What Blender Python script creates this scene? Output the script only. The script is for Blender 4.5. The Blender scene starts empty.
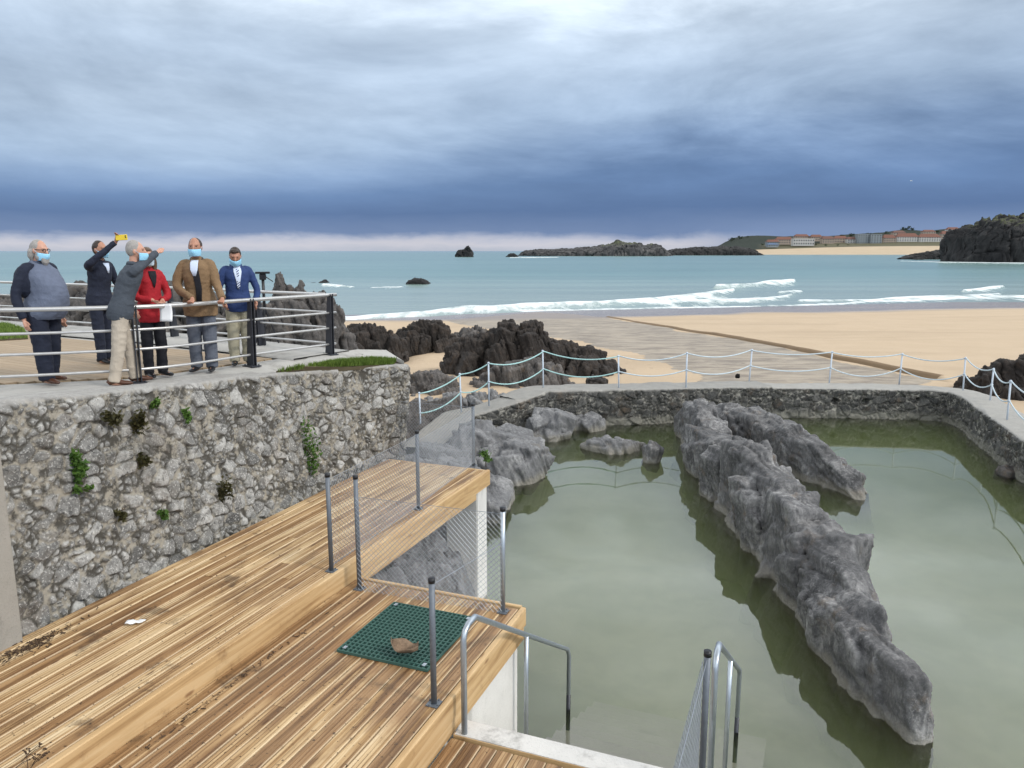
import bpy, bmesh, math, random
import numpy as np
from mathutils import Vector, Matrix
from mathutils.bvhtree import BVHTree

random.seed(7)
SC = bpy.context.scene
COL = SC.collection
R = math.radians
PI = math.pi

# ------------------------------------------------------------------ camera
CZ = 5.3                       # lens height above the pool water (z = 0)
FPX = 760.0                    # focal length in pixels of the 1024 px wide picture
TH = math.atan(133.0 / FPX)    # downward pitch
CT, ST = math.cos(TH), math.sin(TH)

def ray(u, v):
    cx = (u - 512.0) / FPX; cy = -(v - 384.0) / FPX
    return np.array([cx, CT + cy * ST, -ST + cy * CT])

def at(u, v, z):               # where the sight line meets height z
    r = ray(u, v); t = (z - CZ) / r[2]
    return np.array([r[0] * t, r[1] * t, z])

def aty(u, v, y):              # where the sight line meets distance y
    r = ray(u, v); t = y / r[1]
    return np.array([r[0] * t, y, CZ + r[2] * t])

def proj(P):                   # world points -> picture coordinates
    d = P[..., 1] * CT - (P[..., 2] - CZ) * ST
    up = P[..., 1] * ST + (P[..., 2] - CZ) * CT
    d = np.maximum(d, 1e-3)
    return 512 + FPX * P[..., 0] / d, 384 - FPX * up / d

cam = bpy.data.cameras.new('camera')
cam.lens = 36.0 * FPX / 1024.0
cam.sensor_width = 36.0
cam.clip_start = 0.1
cam.clip_end = 200000
camo = bpy.data.objects.new('camera', cam)
camo.location = (0, 0, CZ)
camo.rotation_euler = (PI / 2 - TH, 0, 0)
COL.objects.link(camo)
SC.camera = camo

# ------------------------------------------------------------------ noise (numpy)
def _h(ix, iy, iz, seed):
    h = (ix.astype(np.int64) * 374761393 + iy.astype(np.int64) * 668265263 +
         iz.astype(np.int64) * 2147483647 + seed * 974711) & 0xFFFFFFFF
    h = ((h ^ (h >> 13)) * 1274126177) & 0xFFFFFFFF
    h = ((h ^ (h >> 16)) * 2246822519) & 0xFFFFFFFF
    h = h ^ (h >> 13)
    return (h & 0xFFFFFF) / float(0x1000000)

def vnoise(P, seed=0):
    P = np.asarray(P, float)
    i = np.floor(P).astype(np.int64); f = P - i
    f = f * f * f * (f * (f * 6 - 15) + 10)
    x, y, z = i[..., 0], i[..., 1], i[..., 2]
    fx, fy, fz = f[..., 0], f[..., 1], f[..., 2]
    def L(a, b, t): return a + (b - a) * t
    r = L(L(L(_h(x, y, z, seed), _h(x + 1, y, z, seed), fx), L(_h(x, y + 1, z, seed), _h(x + 1, y + 1, z, seed), fx), fy),
          L(L(_h(x, y, z + 1, seed), _h(x + 1, y, z + 1, seed), fx), L(_h(x, y + 1, z + 1, seed), _h(x + 1, y + 1, z + 1, seed), fx), fy), fz)
    return r * 2 - 1

def fbm(P, octv=4, seed=0, gain=0.5, ridge=False):
    P = np.asarray(P, float)
    s = np.zeros(P.shape[:-1]); a = 1.0; n = 0.0
    for k in range(octv):
        v = vnoise(P * (2.03 ** k) + 17.3 * k, seed + k)
        if ridge: v = 1 - 2 * np.abs(v)
        s += a * v; n += a; a *= gain
    return s / n

def worley(P, seed=0, flat=False):
    """F1, F2, id of the nearest cell, vector to its seed"""
    P = np.asarray(P, float)
    i = np.floor(P).astype(np.int64)
    sh = P.shape[:-1]
    F1 = np.full(sh, 9.0); F2 = np.full(sh, 9.0); ID = np.zeros(sh); D = np.zeros(sh + (3,))
    for dx in (-1, 0, 1):
        for dy in (-1, 0, 1):
            for dz in ((0,) if flat else (-1, 0, 1)):
                cx, cy, cz = i[..., 0] + dx, i[..., 1] + dy, i[..., 2] + dz
                s = np.stack([cx + _h(cx, cy, cz, seed), cy + _h(cx, cy, cz, seed + 11),
                              (cz + _h(cx, cy, cz, seed + 23)) if not flat else P[..., 2]], -1)
                d = P - s
                r = np.sqrt((d * d).sum(-1))
                m = r < F1
                F2 = np.where(m, F1, np.minimum(F2, r))
                ID = np.where(m, _h(cx, cy, cz, seed + 37), ID)
                D = np.where(m[..., None], d, D)
                F1 = np.where(m, r, F1)
    return F1, F2, ID, D

def sstep(a, b, x):
    t = np.clip((x - a) / (b - a), 0, 1)
    return t * t * (3 - 2 * t)

def rnd(ID, k):                # further pseudo random numbers from a cell id
    return np.modf(np.abs(np.sin(ID * (91.7 + 13.1 * k) + k * 4.7) * 4378.5))[0]

# ------------------------------------------------------------------ materials
class G:
    def __init__(s, name, world=False):
        if world:
            s.m = bpy.data.worlds.new(name); s.m.use_nodes = True
        else:
            s.m = bpy.data.materials.new(name); s.m.use_nodes = True
        s.t = s.m.node_tree; s.t.nodes.clear()
    def node(s, ty, ins=None, **pr):
        n = s.t.nodes.new(ty)
        for k, v in pr.items(): setattr(n, k, v)
        for k, v in (ins or {}).items():
            if v is None: continue
            i = n.inputs[k]
            if isinstance(v, bpy.types.NodeSocket): s.t.links.new(v, i)
            else:
                if isinstance(v, tuple) and len(v) == 3 and i.type == 'RGBA': v = v + (1,)
                i.default_value = v
        return n
    def math(s, op, a, b=None, c=None, clamp=False):
        n = s.node('ShaderNodeMath', {0: a, 1: b, 2: c}, operation=op, use_clamp=clamp)
        return n.outputs[0]
    def mul(s, a, b): return s.math('MULTIPLY', a, b)
    def add(s, a, b): return s.math('ADD', a, b)
    def sub(s, a, b): return s.math('SUBTRACT', a, b)
    def mix(s, f, a, b, bt='MIX'):
        n = s.node('ShaderNodeMix', None, data_type='RGBA', blend_type=bt)
        n.clamp_factor = True
        for i, v in ((0, f), (6, a), (7, b)):
            k = n.inputs[i]
            if isinstance(v, bpy.types.NodeSocket): s.t.links.new(v, k)
            else: k.default_value = (v + (1,)) if isinstance(v, tuple) and len(v) == 3 else v
        return n.outputs[2]
    def ss(s, x, a, b):
        n = s.node('ShaderNodeMapRange', {'Value': x, 'From Min': a, 'From Max': b}, interpolation_type='SMOOTHSTEP')
        return n.outputs[0]
    def lin(s, x, a, b, c=0.0, d=1.0):
        n = s.node('ShaderNodeMapRange', {'Value': x, 'From Min': a, 'From Max': b, 'To Min': c, 'To Max': d})
        return n.outputs[0]
    def ramp(s, f, st, interp='LINEAR'):
        n = s.node('ShaderNodeValToRGB', {0: f}); e = n.color_ramp.elements
        n.color_ramp.interpolation = interp
        while len(e) < len(st): e.new(0.5)
        for q, (p, c) in zip(e, st):
            q.position = p; q.color = (c + (1,)) if len(c) == 3 else c
        return n.outputs[0]
    def attr(s, n, out='Fac'): return s.node('ShaderNodeAttribute', None, attribute_name=n).outputs[out]
    def pos(s): return s.node('ShaderNodeNewGeometry').outputs['Position']
    def objc(s): return s.node('ShaderNodeTexCoord').outputs['Object']
    def scale(s, v, k):
        return s.node('ShaderNodeVectorMath', {0: v, 1: k}, operation='MULTIPLY').outputs[0]
    def noise(s, v, sc, det=4, rough=0.55, dist=0.0, out=0):
        return s.node('ShaderNodeTexNoise', {'Vector': v, 'Scale': sc, 'Detail': det, 'Roughness': rough, 'Distortion': dist}).outputs[out]
    def vor(s, v, sc, feat='F1', out='Distance'):
        return s.node('ShaderNodeTexVoronoi', {'Vector': v, 'Scale': sc}, feature=feat).outputs[out]
    def sep(s, v): return s.node('ShaderNodeSeparateXYZ', {0: v}).outputs
    def bump(s, h, st=0.5, d=0.02, nrm=None):
        return s.node('ShaderNodeBump', {'Height': h, 'Strength': st, 'Distance': d, 'Normal': nrm}).outputs[0]
    def out(s, sh, vol=None):
        s.node('ShaderNodeOutputMaterial', {'Surface': sh, 'Volume': vol}); return s.m
    def pbsdf(s, col, rough=0.6, nrm=None, metal=0.0, spec=0.4, **kw):
        d = {'Base Color': col, 'Roughness': rough, 'Metallic': metal, 'Specular IOR Level': spec, 'Normal': nrm}
        d.update(kw)
        return s.node('ShaderNodeBsdfPrincipled', d).outputs[0]
    def fin(s, *a, **k): return s.out(s.pbsdf(*a, **k))

def lin3(r, g, b):
    f = lambda c: (c / 255.0 / 12.92) if c <= 10 else ((c / 255.0 + 0.055) / 1.055) ** 2.4
    return (f(r), f(g), f(b))

MAT = {}
def plain(name, col, rough=0.6, var=0.15, sc=8.0, metal=0.0, bump=0.0, bsc=60.0, spec=0.4):
    g = G(name); p = g.objc()
    n = g.noise(p, sc, 5)
    c = g.mix(n, tuple(x * (1 - var) for x in col), tuple(min(1, x * (1 + var)) for x in col))
    nr = g.bump(g.noise(p, bsc, 3), bump, 0.01) if bump else None
    MAT[name] = g.fin(c, rough, nr, metal, spec)
    return MAT[name]

plain('galvanised', (0.40, 0.44, 0.48), 0.38, 0.22, 30, 0.75)
plain('grey_post', (0.13, 0.145, 0.165), 0.5, 0.3, 25, 0.3)
plain('wire', (0.26, 0.285, 0.32), 0.45, 0.2, 30, 0.5)
plain('black_plastic', (0.012, 0.012, 0.014), 0.4, 0.2)
plain('steel_tube', (0.50, 0.49, 0.475), 0.36, 0.15, 14, 0.6)
plain('dark_steel', (0.035, 0.037, 0.045), 0.45, 0.25, 14, 0.2)
plain('rope_white', (0.50, 0.58, 0.62), 0.8, 0.15)
plain('rope_aqua', (0.36, 0.56, 0.55), 0.8, 0.15)
plain('post_white', (0.50, 0.56, 0.63), 0.5, 0.15)
plain('paper', (0.8, 0.8, 0.8), 0.7, 0.04)
plain('leaf_dry', (0.19, 0.13, 0.085), 0.85, 0.75, 22, bump=0.9)
plain('twig', (0.06, 0.035, 0.02), 0.85, 0.3)
plain('phone_yellow', (0.75, 0.55, 0.05), 0.35, 0.05)
plain('lens', (0.01, 0.01, 0.012), 0.1, 0.1)
plain('skin', (0.50, 0.27, 0.19), 0.5, 0.12, 30)
plain('skin_tan', (0.38, 0.19, 0.125), 0.5, 0.12, 30)
plain('mask_blue', (0.30, 0.60, 0.80), 0.8, 0.06, 40)
plain('mask_white', (0.60, 0.72, 0.80), 0.8, 0.06, 40)
plain('hair_grey', (0.30, 0.28, 0.26), 0.6, 0.35, 45, bump=0.6, bsc=120)
plain('hair_dark', (0.035, 0.022, 0.016), 0.5, 0.35, 45, bump=0.6, bsc=120)
plain('hair_brown', (0.10, 0.055, 0.03), 0.5, 0.35, 45, bump=0.6, bsc=120)
plain('cloth_navy', (0.012, 0.016, 0.032), 0.85, 0.3, 14, bump=0.5)
plain('cloth_black', (0.008, 0.008, 0.012), 0.85, 0.3, 14, bump=0.5)
plain('cloth_steel', (0.115, 0.135, 0.19), 0.85, 0.22, 14, bump=0.5)
plain('cloth_greyblazer', (0.05, 0.06, 0.075), 0.85, 0.25, 30, bump=0.5)
plain('cloth_beige', (0.42, 0.36, 0.29), 0.85, 0.15, 9, bump=0.5)
plain('cloth_khaki', (0.36, 0.33, 0.24), 0.85, 0.15, 9, bump=0.5)
plain('cloth_red', (0.36, 0.012, 0.02), 0.8, 0.25, 12, bump=0.5)
plain('cloth_brown', (0.20, 0.125, 0.065), 0.85, 0.25, 12, bump=0.6)
plain('cloth_greytrouser', (0.095, 0.105, 0.13), 0.85, 0.2, 12, bump=0.5)
plain('cloth_blueblazer', (0.018, 0.04, 0.13), 0.8, 0.25, 12, bump=0.5)
plain('cloth_shirt', (0.55, 0.62, 0.75), 0.8, 0.05, 12)
plain('shoe_brown', (0.07, 0.028, 0.015), 0.4, 0.3)
plain('shoe_black', (0.012, 0.012, 0.014), 0.35, 0.3)

def striped_tie():
    g = G('tie_stripes'); p = g.objc(); s = g.sep(p)
    w = g.math('SINE', g.mul(g.add(s[2], g.mul(s[0], 0.8)), 190.0))
    c = g.mix(g.ss(w, -0.1, 0.1), (0.015, 0.03, 0.10), (0.6, 0.65, 0.75))
    MAT['tie'] = g.fin(c, 0.5)
striped_tie()

def wood_mat(name, wet, wamt):
    g = G(name); v = g.attr('bc', 'Vector'); s = g.sep(v)     # across, along, share of the board's width
    tone = g.attr('tone'); gv = g.attr('shade')
    st = g.noise(g.scale(v, (16.0, 0.5, 0.0)), 1.0, 5, 0.58, 0.3)
    fine = g.noise(g.scale(v, (90.0, 2.2, 0.0)), 1.0, 4, 0.6)
    big = g.noise(g.scale(v, (4.0, 0.55, 0.0)), 1.0, 4, 0.55)
    c = g.ramp(st, [(0.30, (0.20, 0.105, 0.042)), (0.43, (0.41, 0.255, 0.118)), (0.56, (0.58, 0.415, 0.228)), (0.70, (0.68, 0.53, 0.335))])
    c = g.mix(g.mul(g.ss(gv, 0.45, 0.95), 0.72), c, g.mix(g.ss(st, 0.35, 0.65), (0.17, 0.082, 0.032), (0.42, 0.25, 0.11)))
    c = g.mix(g.mul(g.ss(fine, 0.50, 0.68), 0.35), c, (0.16, 0.085, 0.04))
    # milled grooves that hold dirt and water, and worn pale arrises
    gr = g.math('SINE', g.mul(s[2], 2 * PI * 4.0))
    gm = g.mul(g.ss(gr, 0.35, 0.85), g.ss(g.noise(g.scale(v, (9.0, 0.8, 0.0)), 1.0, 3), 0.34, 0.60))
    c = g.mix(g.mul(gm, 0.78), c, (0.13, 0.066, 0.028))
    wm = g.ss(g.add(big, g.add(g.mul(tone, 0.16), g.mul(g.sub(g.noise(g.pos(), 0.9, 5, 0.6), 0.5), 0.45))), wet, wet + 0.13)
    c = g.mix(g.mul(wm, wamt), c, g.mix(g.ss(st, 0.35, 0.65), (0.085, 0.038, 0.015), (0.27, 0.135, 0.052)))
    ed = g.math('ABSOLUTE', g.sub(s[2], 0.5))
    c = g.mix(g.mul(g.ss(ed, 0.43, 0.47), 0.55), c, (0.62, 0.50, 0.34))
    kn = g.vor(g.scale(v, (7.0, 1.4, 0.0)), 1.0)
    c = g.mix(g.mul(g.sub(1.0, g.ss(kn, 0.03, 0.09)), 0.75), c, (0.08, 0.035, 0.016))
    gp = g.pos()
    dirt = g.noise(gp, 2.3, 7, 0.7)
    c = g.mix(g.mul(g.ss(dirt, 0.585, 0.70), 0.65), c, (0.075, 0.045, 0.025))
    sp = g.noise(gp, 24.0, 3, 0.6)
    c = g.mix(g.mul(g.ss(sp, 0.645, 0.685), 0.85), c, (0.04, 0.024, 0.013))
    ro = g.lin(wm, 0, 1, 0.75, 0.45)
    nr = g.bump(g.sub(g.add(st, g.mul(fine, 0.5)), g.mul(gm, 0.8)), 0.5, 0.006)
    MAT[name] = g.fin(c, ro, nr, 0, 0.3)
wood_mat('deck_wood', 0.565, 0.68)
wood_mat('deck_wood_wet', 0.465, 0.76)
def beam_wood():
    g = G('beam_wood'); v = g.attr('bc', 'Vector')
    st = g.noise(g.scale(v, (14.0, 0.7, 1.0)), 1.0, 6, 0.6, 0.6)
    c = g.ramp(st, [(0.3, (0.30, 0.175, 0.075)), (0.5, (0.49, 0.32, 0.155)), (0.7, (0.60, 0.43, 0.24))])
    kn = g.vor(g.scale(v, (5.0, 1.6, 1.0)), 1.0)
    c = g.mix(g.mul(g.sub(1.0, g.ss(kn, 0.04, 0.12)), 0.7), c, (0.16, 0.07, 0.03))
    d = g.noise(g.pos(), 3.1, 6, 0.7)
    c = g.mix(g.mul(g.ss(d, 0.55, 0.75), 0.6), c, (0.16, 0.08, 0.035))
    MAT['beam_wood'] = g.fin(c, 0.6, g.bump(st, 0.4, 0.006), 0, 0.3)
beam_wood()
def grey_boards():
    g = G('boardwalk_wood'); v = g.attr('bc', 'Vector')
    st = g.noise(g.scale(v, (20.0, 0.6, 1.0)), 1.0, 5, 0.6)
    c = g.mix(st, (0.21, 0.145, 0.085), (0.46, 0.35, 0.23))
    c = g.mix(g.mul(g.attr('tone'), 0.5), c, (0.26, 0.19, 0.12))
    MAT['boardwalk_wood'] = g.fin(c, 0.7, g.bump(st, 0.3, 0.006))
grey_boards()

def concrete(name, a, b, stain=(0.10, 0.09, 0.075), amt=0.6):
    g = G(name); p = g.pos()
    n = g.noise(p, 3.0, 8, 0.65); f = g.noise(p, 60, 4, 0.7)
    c = g.mix(n, a, b)
    c = g.mix(g.mul(g.ss(g.noise(g.scale(p, (1, 1, 0.35)), 2.1, 8, 0.7), 0.52, 0.68), amt), c, stain)
    c = g.mix(g.mul(g.ss(f, 0.56, 0.72), 0.4), c, tuple(x * 0.45 for x in a))
    MAT[name] = g.fin(c, 0.85, g.bump(g.add(n, g.mul(f, 0.5)), 0.5, 0.02))
concrete('concrete_white', (0.52, 0.50, 0.47), (0.72, 0.70, 0.66))
concrete('concrete_grey', (0.24, 0.22, 0.185), (0.36, 0.33, 0.29))
concrete('paving', (0.33, 0.315, 0.29), (0.45, 0.435, 0.405), amt=0.45)
concrete('step_concrete', (0.46, 0.44, 0.37), (0.58, 0.55, 0.46), amt=0.25)

def stone_mat(name, dark, mid, light, mortar, capc, brown=0.5):
    g = G(name); p = g.pos()
    tone = g.attr('tone'); mo = g.attr('mortar'); cap = g.attr('cap')
    n = g.noise(p, 9, 8, 0.68); f = g.noise(p, 45, 6, 0.7)
    c = g.ramp(tone, [(0.0, dark), (0.45, mid), (1.0, light)])
    c = g.mix(g.mul(g.ss(n, 0.40, 0.66), 0.65), c, dark)
    c = g.mix(g.mul(g.ss(f, 0.53, 0.63), 0.7), c, tuple(min(0.62, x * 1.35) for x in light))      # pale lichen
    c = g.mix(g.mul(g.sub(1.0, g.ss(g.noise(p, 19, 7, 0.7), 0.36, 0.46)), 0.75), c, tuple(x * 0.5 for x in dark))
    c = g.mix(g.mul(g.ss(g.noise(p, 1.3, 6, 0.7), 0.52, 0.66), brown), c, (0.155, 0.105, 0.062))
    mc = g.mix(g.ss(g.noise(p, 6, 7, 0.68), 0.42, 0.54), mortar, tuple(x * 0.20 for x in mortar))  # mortar colour, with shadow of the gaps painted in as dark patches
    c = g.mix(mo, c, mc)
    cc = g.mix(g.noise(p, 4, 7, 0.65), tuple(x * 0.62 for x in capc), capc)
    cc = g.mix(g.mul(g.ss(f, 0.54, 0.70), 0.6), cc, tuple(x * 0.35 for x in capc))
    c = g.mix(cap, c, cc)
    z = g.sep(p)[2]
    ww = g.mul(g.sub(1.0, g.ss(g.add(z, g.mul(n, 0.2)), 0.20, 0.42)), 0.75)   # tide mark of the pool
    c = g.mix(g.mul(ww, g.attr('tide')), c, g.mix(n, (0.15, 0.145, 0.12), (0.25, 0.24, 0.205)))
    MAT[name] = g.fin(c, 0.88, g.bump(g.add(n, g.mul(f, 0.7)), 0.75, 0.02))
stone_mat('rubble_stone', (0.075, 0.072, 0.068), (0.255, 0.247, 0.23), (0.46, 0.445, 0.415), (0.30, 0.268, 0.215), (0.46, 0.44, 0.41), 0.32)
stone_mat('pool_stone', (0.02, 0.021, 0.021), (0.055, 0.055, 0.052), (0.135, 0.13, 0.12), (0.30, 0.285, 0.25), (0.52, 0.50, 0.46), 0.35)

def rock_mat(name, dark, mid, light, brown, tide=True, bamt=0.5, edge=0.5, tcol=(0.30, 0.28, 0.235)):
    g = G(name); p = g.pos()
    n = g.noise(p, 1.7, 9, 0.68, 0.5); f = g.noise(g.scale(p, (1.0, 1.0, 0.45)), 9, 8, 0.72, 0.6)
    h = g.add(g.mul(n, 0.55), g.mul(f, 0.45))
    c = g.ramp(h, [(0.36, dark), (0.50, mid), (0.64, light)])
    c = g.mix(g.mul(g.ss(g.noise(p, 2.6, 6, 0.7), 0.55, 0.68), bamt), c, brown)
    cr = g.vor(g.scale(p, (1.0, 1.0, 0.7)), 3.1, 'DISTANCE_TO_EDGE')
    wv = g.math('ABSOLUTE', g.sub(g.noise(g.scale(p, (1, 1, 0.6)), 3.4, 6, 0.6, 1.2), 0.5))
    vein = g.sub(1.0, g.ss(wv, 0.0, 0.02))
    c = g.mix(g.mul(vein, 0.10), c, tuple(min(1, x * 1.5) for x in light))
    lp = g.noise(p, 22, 7, 0.72)
    c = g.mix(g.mul(g.ss(lp, 0.54, 0.66), 0.38), c, light)
    c = g.mix(g.mul(g.sub(1.0, g.ss(lp, 0.34, 0.44)), 0.40), c, dark)
    c = g.mix(g.mul(g.ss(g.noise(p, 0.9, 4, 0.5), 0.42, 0.6), 0.45), c, mid)
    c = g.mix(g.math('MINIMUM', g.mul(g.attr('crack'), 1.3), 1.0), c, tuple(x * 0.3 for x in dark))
    c = g.mix(g.mul(g.attr('edge'), edge), c, tuple(min(0.6, x * 1.15) for x in light))
    if tide:
        z = g.sep(p)[2]
        k = g.sub(1.0, g.ss(g.add(z, g.mul(g.sub(n, 0.5), 0.5)), 0.02, 0.22))
        c = g.mix(g.mul(k, 0.8), c, g.mix(f, tuple(x * 0.6 for x in tcol), tcol))
    hb = g.add(g.add(h, g.mul(g.noise(p, 34, 6, 0.7), 0.35)), g.mul(lp, 0.5))
    MAT[name] = g.fin(c, 0.8, g.bump(hb, 0.85, 0.05), 0, 0.35)
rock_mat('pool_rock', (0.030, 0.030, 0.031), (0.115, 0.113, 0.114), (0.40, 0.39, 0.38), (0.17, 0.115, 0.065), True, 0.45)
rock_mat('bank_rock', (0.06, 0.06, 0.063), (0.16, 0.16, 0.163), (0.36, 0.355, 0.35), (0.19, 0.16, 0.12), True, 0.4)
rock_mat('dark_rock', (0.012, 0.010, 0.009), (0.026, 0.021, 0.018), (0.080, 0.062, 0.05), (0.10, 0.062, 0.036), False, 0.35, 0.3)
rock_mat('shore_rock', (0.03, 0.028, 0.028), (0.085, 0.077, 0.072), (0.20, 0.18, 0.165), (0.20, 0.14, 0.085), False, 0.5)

def cliff_mat(name, green, k=1.0):
    g = G(name); p = g.pos()
    n = g.noise(p, 0.05, 9, 0.7); f = g.noise(g.scale(p, (1, 1, 0.4)), 0.3, 8, 0.7)
    c = g.ramp(g.add(g.mul(n, 0.5), g.mul(f, 0.5)), [(0.38, (0.010 * k, 0.010 * k, 0.011 * k)), (0.52, (0.028 * k, 0.027 * k, 0.027 * k)), (0.66, (0.08 * k, 0.075 * k, 0.07 * k))])
    gr = g.mix(f, (0.035, 0.045, 0.018), (0.11, 0.115, 0.05))
    c = g.mix(g.mul(g.ss(g.add(g.attr('top'), g.mul(g.sub(n, 0.5), 1.4)), 0.60, 0.85), green), c, gr)
    MAT[name] = g.fin(c, 0.9, g.bump(f, 0.8, 1.0))
cliff_mat('cliff_rock', 0.85)
cliff_mat('reef_rock', 0.0)
cliff_mat('island_rock', 0.9, 2.0)

def leaf_mat(name, a, b):
    g = G(name); p = g.pos()
    c = g.mix(g.attr('tone'), a, b)
    d = g.pbsdf(c, 0.6, None, 0, 0.3)
    t = g.node('ShaderNodeBsdfTranslucent', {'Color': c}).outputs[0]
    MAT[name] = g.out(g.node('ShaderNodeMixShader', {0: 0.25, 1: d, 2: t}).outputs[0])
leaf_mat('leaf_green', (0.035, 0.085, 0.012), (0.11, 0.20, 0.035))
leaf_mat('leaf_moss', (0.035, 0.035, 0.012), (0.075, 0.065, 0.022))
leaf_mat('grass', (0.07, 0.12, 0.02), (0.18, 0.26, 0.05))
leaf_mat('tree_far', (0.018, 0.032, 0.016), (0.045, 0.065, 0.03))

# ------------------------------------------------------------------ object helpers
def link(o, parent=None):
    COL.objects.link(o)
    if parent is not None: o.parent = parent
    return o

def obj(name, V, F, mat, parent=None, smooth=False, attrs=None, mats=None, midx=None):
    me = bpy.data.meshes.new(name)
    me.from_pydata([tuple(map(float, v)) for v in V], [], F)
    for m in (mats or [mat]): me.materials.append(MAT[m] if isinstance(m, str) else m)
    if midx is not None: me.polygons.foreach_set('material_index', midx)
    if smooth: me.polygons.foreach_set('use_smooth', [True] * len(me.polygons))
    for k, a in (attrs or {}).items(): set_attr(me, k, a)
    me.update()
    return link(bpy.data.objects.new(name, me), parent)

def set_attr(me, k, a):
    a = np.asarray(a, float)
    if a.ndim == 2:
        q = me.attributes.new(k, 'FLOAT_VECTOR', 'POINT'); q.data.foreach_set('vector', a.ravel())
    else:
        q = me.attributes.new(k, 'FLOAT', 'POINT'); q.data.foreach_set('value', a.ravel())

def grid(name, P, mat, parent=None, smooth=True, attrs=None, closed=False, flip=False):
    """P: (n, m, 3) vertex grid -> one mesh object"""
    n, m = P.shape[:2]
    idx = np.arange(n * m).reshape(n, m)
    if closed: idx = np.concatenate([idx, idx[:, :1]], 1)
    a, b, c, d = idx[:-1, :-1], idx[1:, :-1], idx[1:, 1:], idx[:-1, 1:]
    q = np.stack([a, d, c, b] if flip else [a, b, c, d], -1).reshape(-1, 4)
    me = bpy.data.meshes.new(name)
    me.vertices.add(n * m); me.vertices.foreach_set('co', P.reshape(-1))
    me.loops.add(q.size); me.loops.foreach_set('vertex_index', q.ravel().astype(np.int32))
    me.polygons.add(len(q))
    me.polygons.foreach_set('loop_start', np.arange(0, q.size, 4, dtype=np.int32))
    me.update(calc_edges=True)
    me.materials.append(MAT[mat])
    if smooth: me.polygons.foreach_set('use_smooth', [True] * len(q))
    for k, v in (attrs or {}).items():
        v = np.asarray(v, float)
        set_attr(me, k, v.reshape(-1, 3) if v.ndim == 3 else v.ravel())
    return link(bpy.data.objects.new(name, me), parent)

def tag(o, label=None, cat=None, group=None, kind=None):
    if label: o['label'] = label
    if cat: o['category'] = cat
    if group: o['group'] = group
    if kind: o['kind'] = kind
    return o

def thing(name, label, cat, loc=(0, 0, 0), rz=0.0, group=None):
    o = bpy.data.objects.new(name, None)
    o.empty_display_size = 0.2
    o.location = loc; o.rotation_euler = (0, 0, rz)
    COL.objects.link(o)
    return tag(o, label, cat, group)

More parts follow.
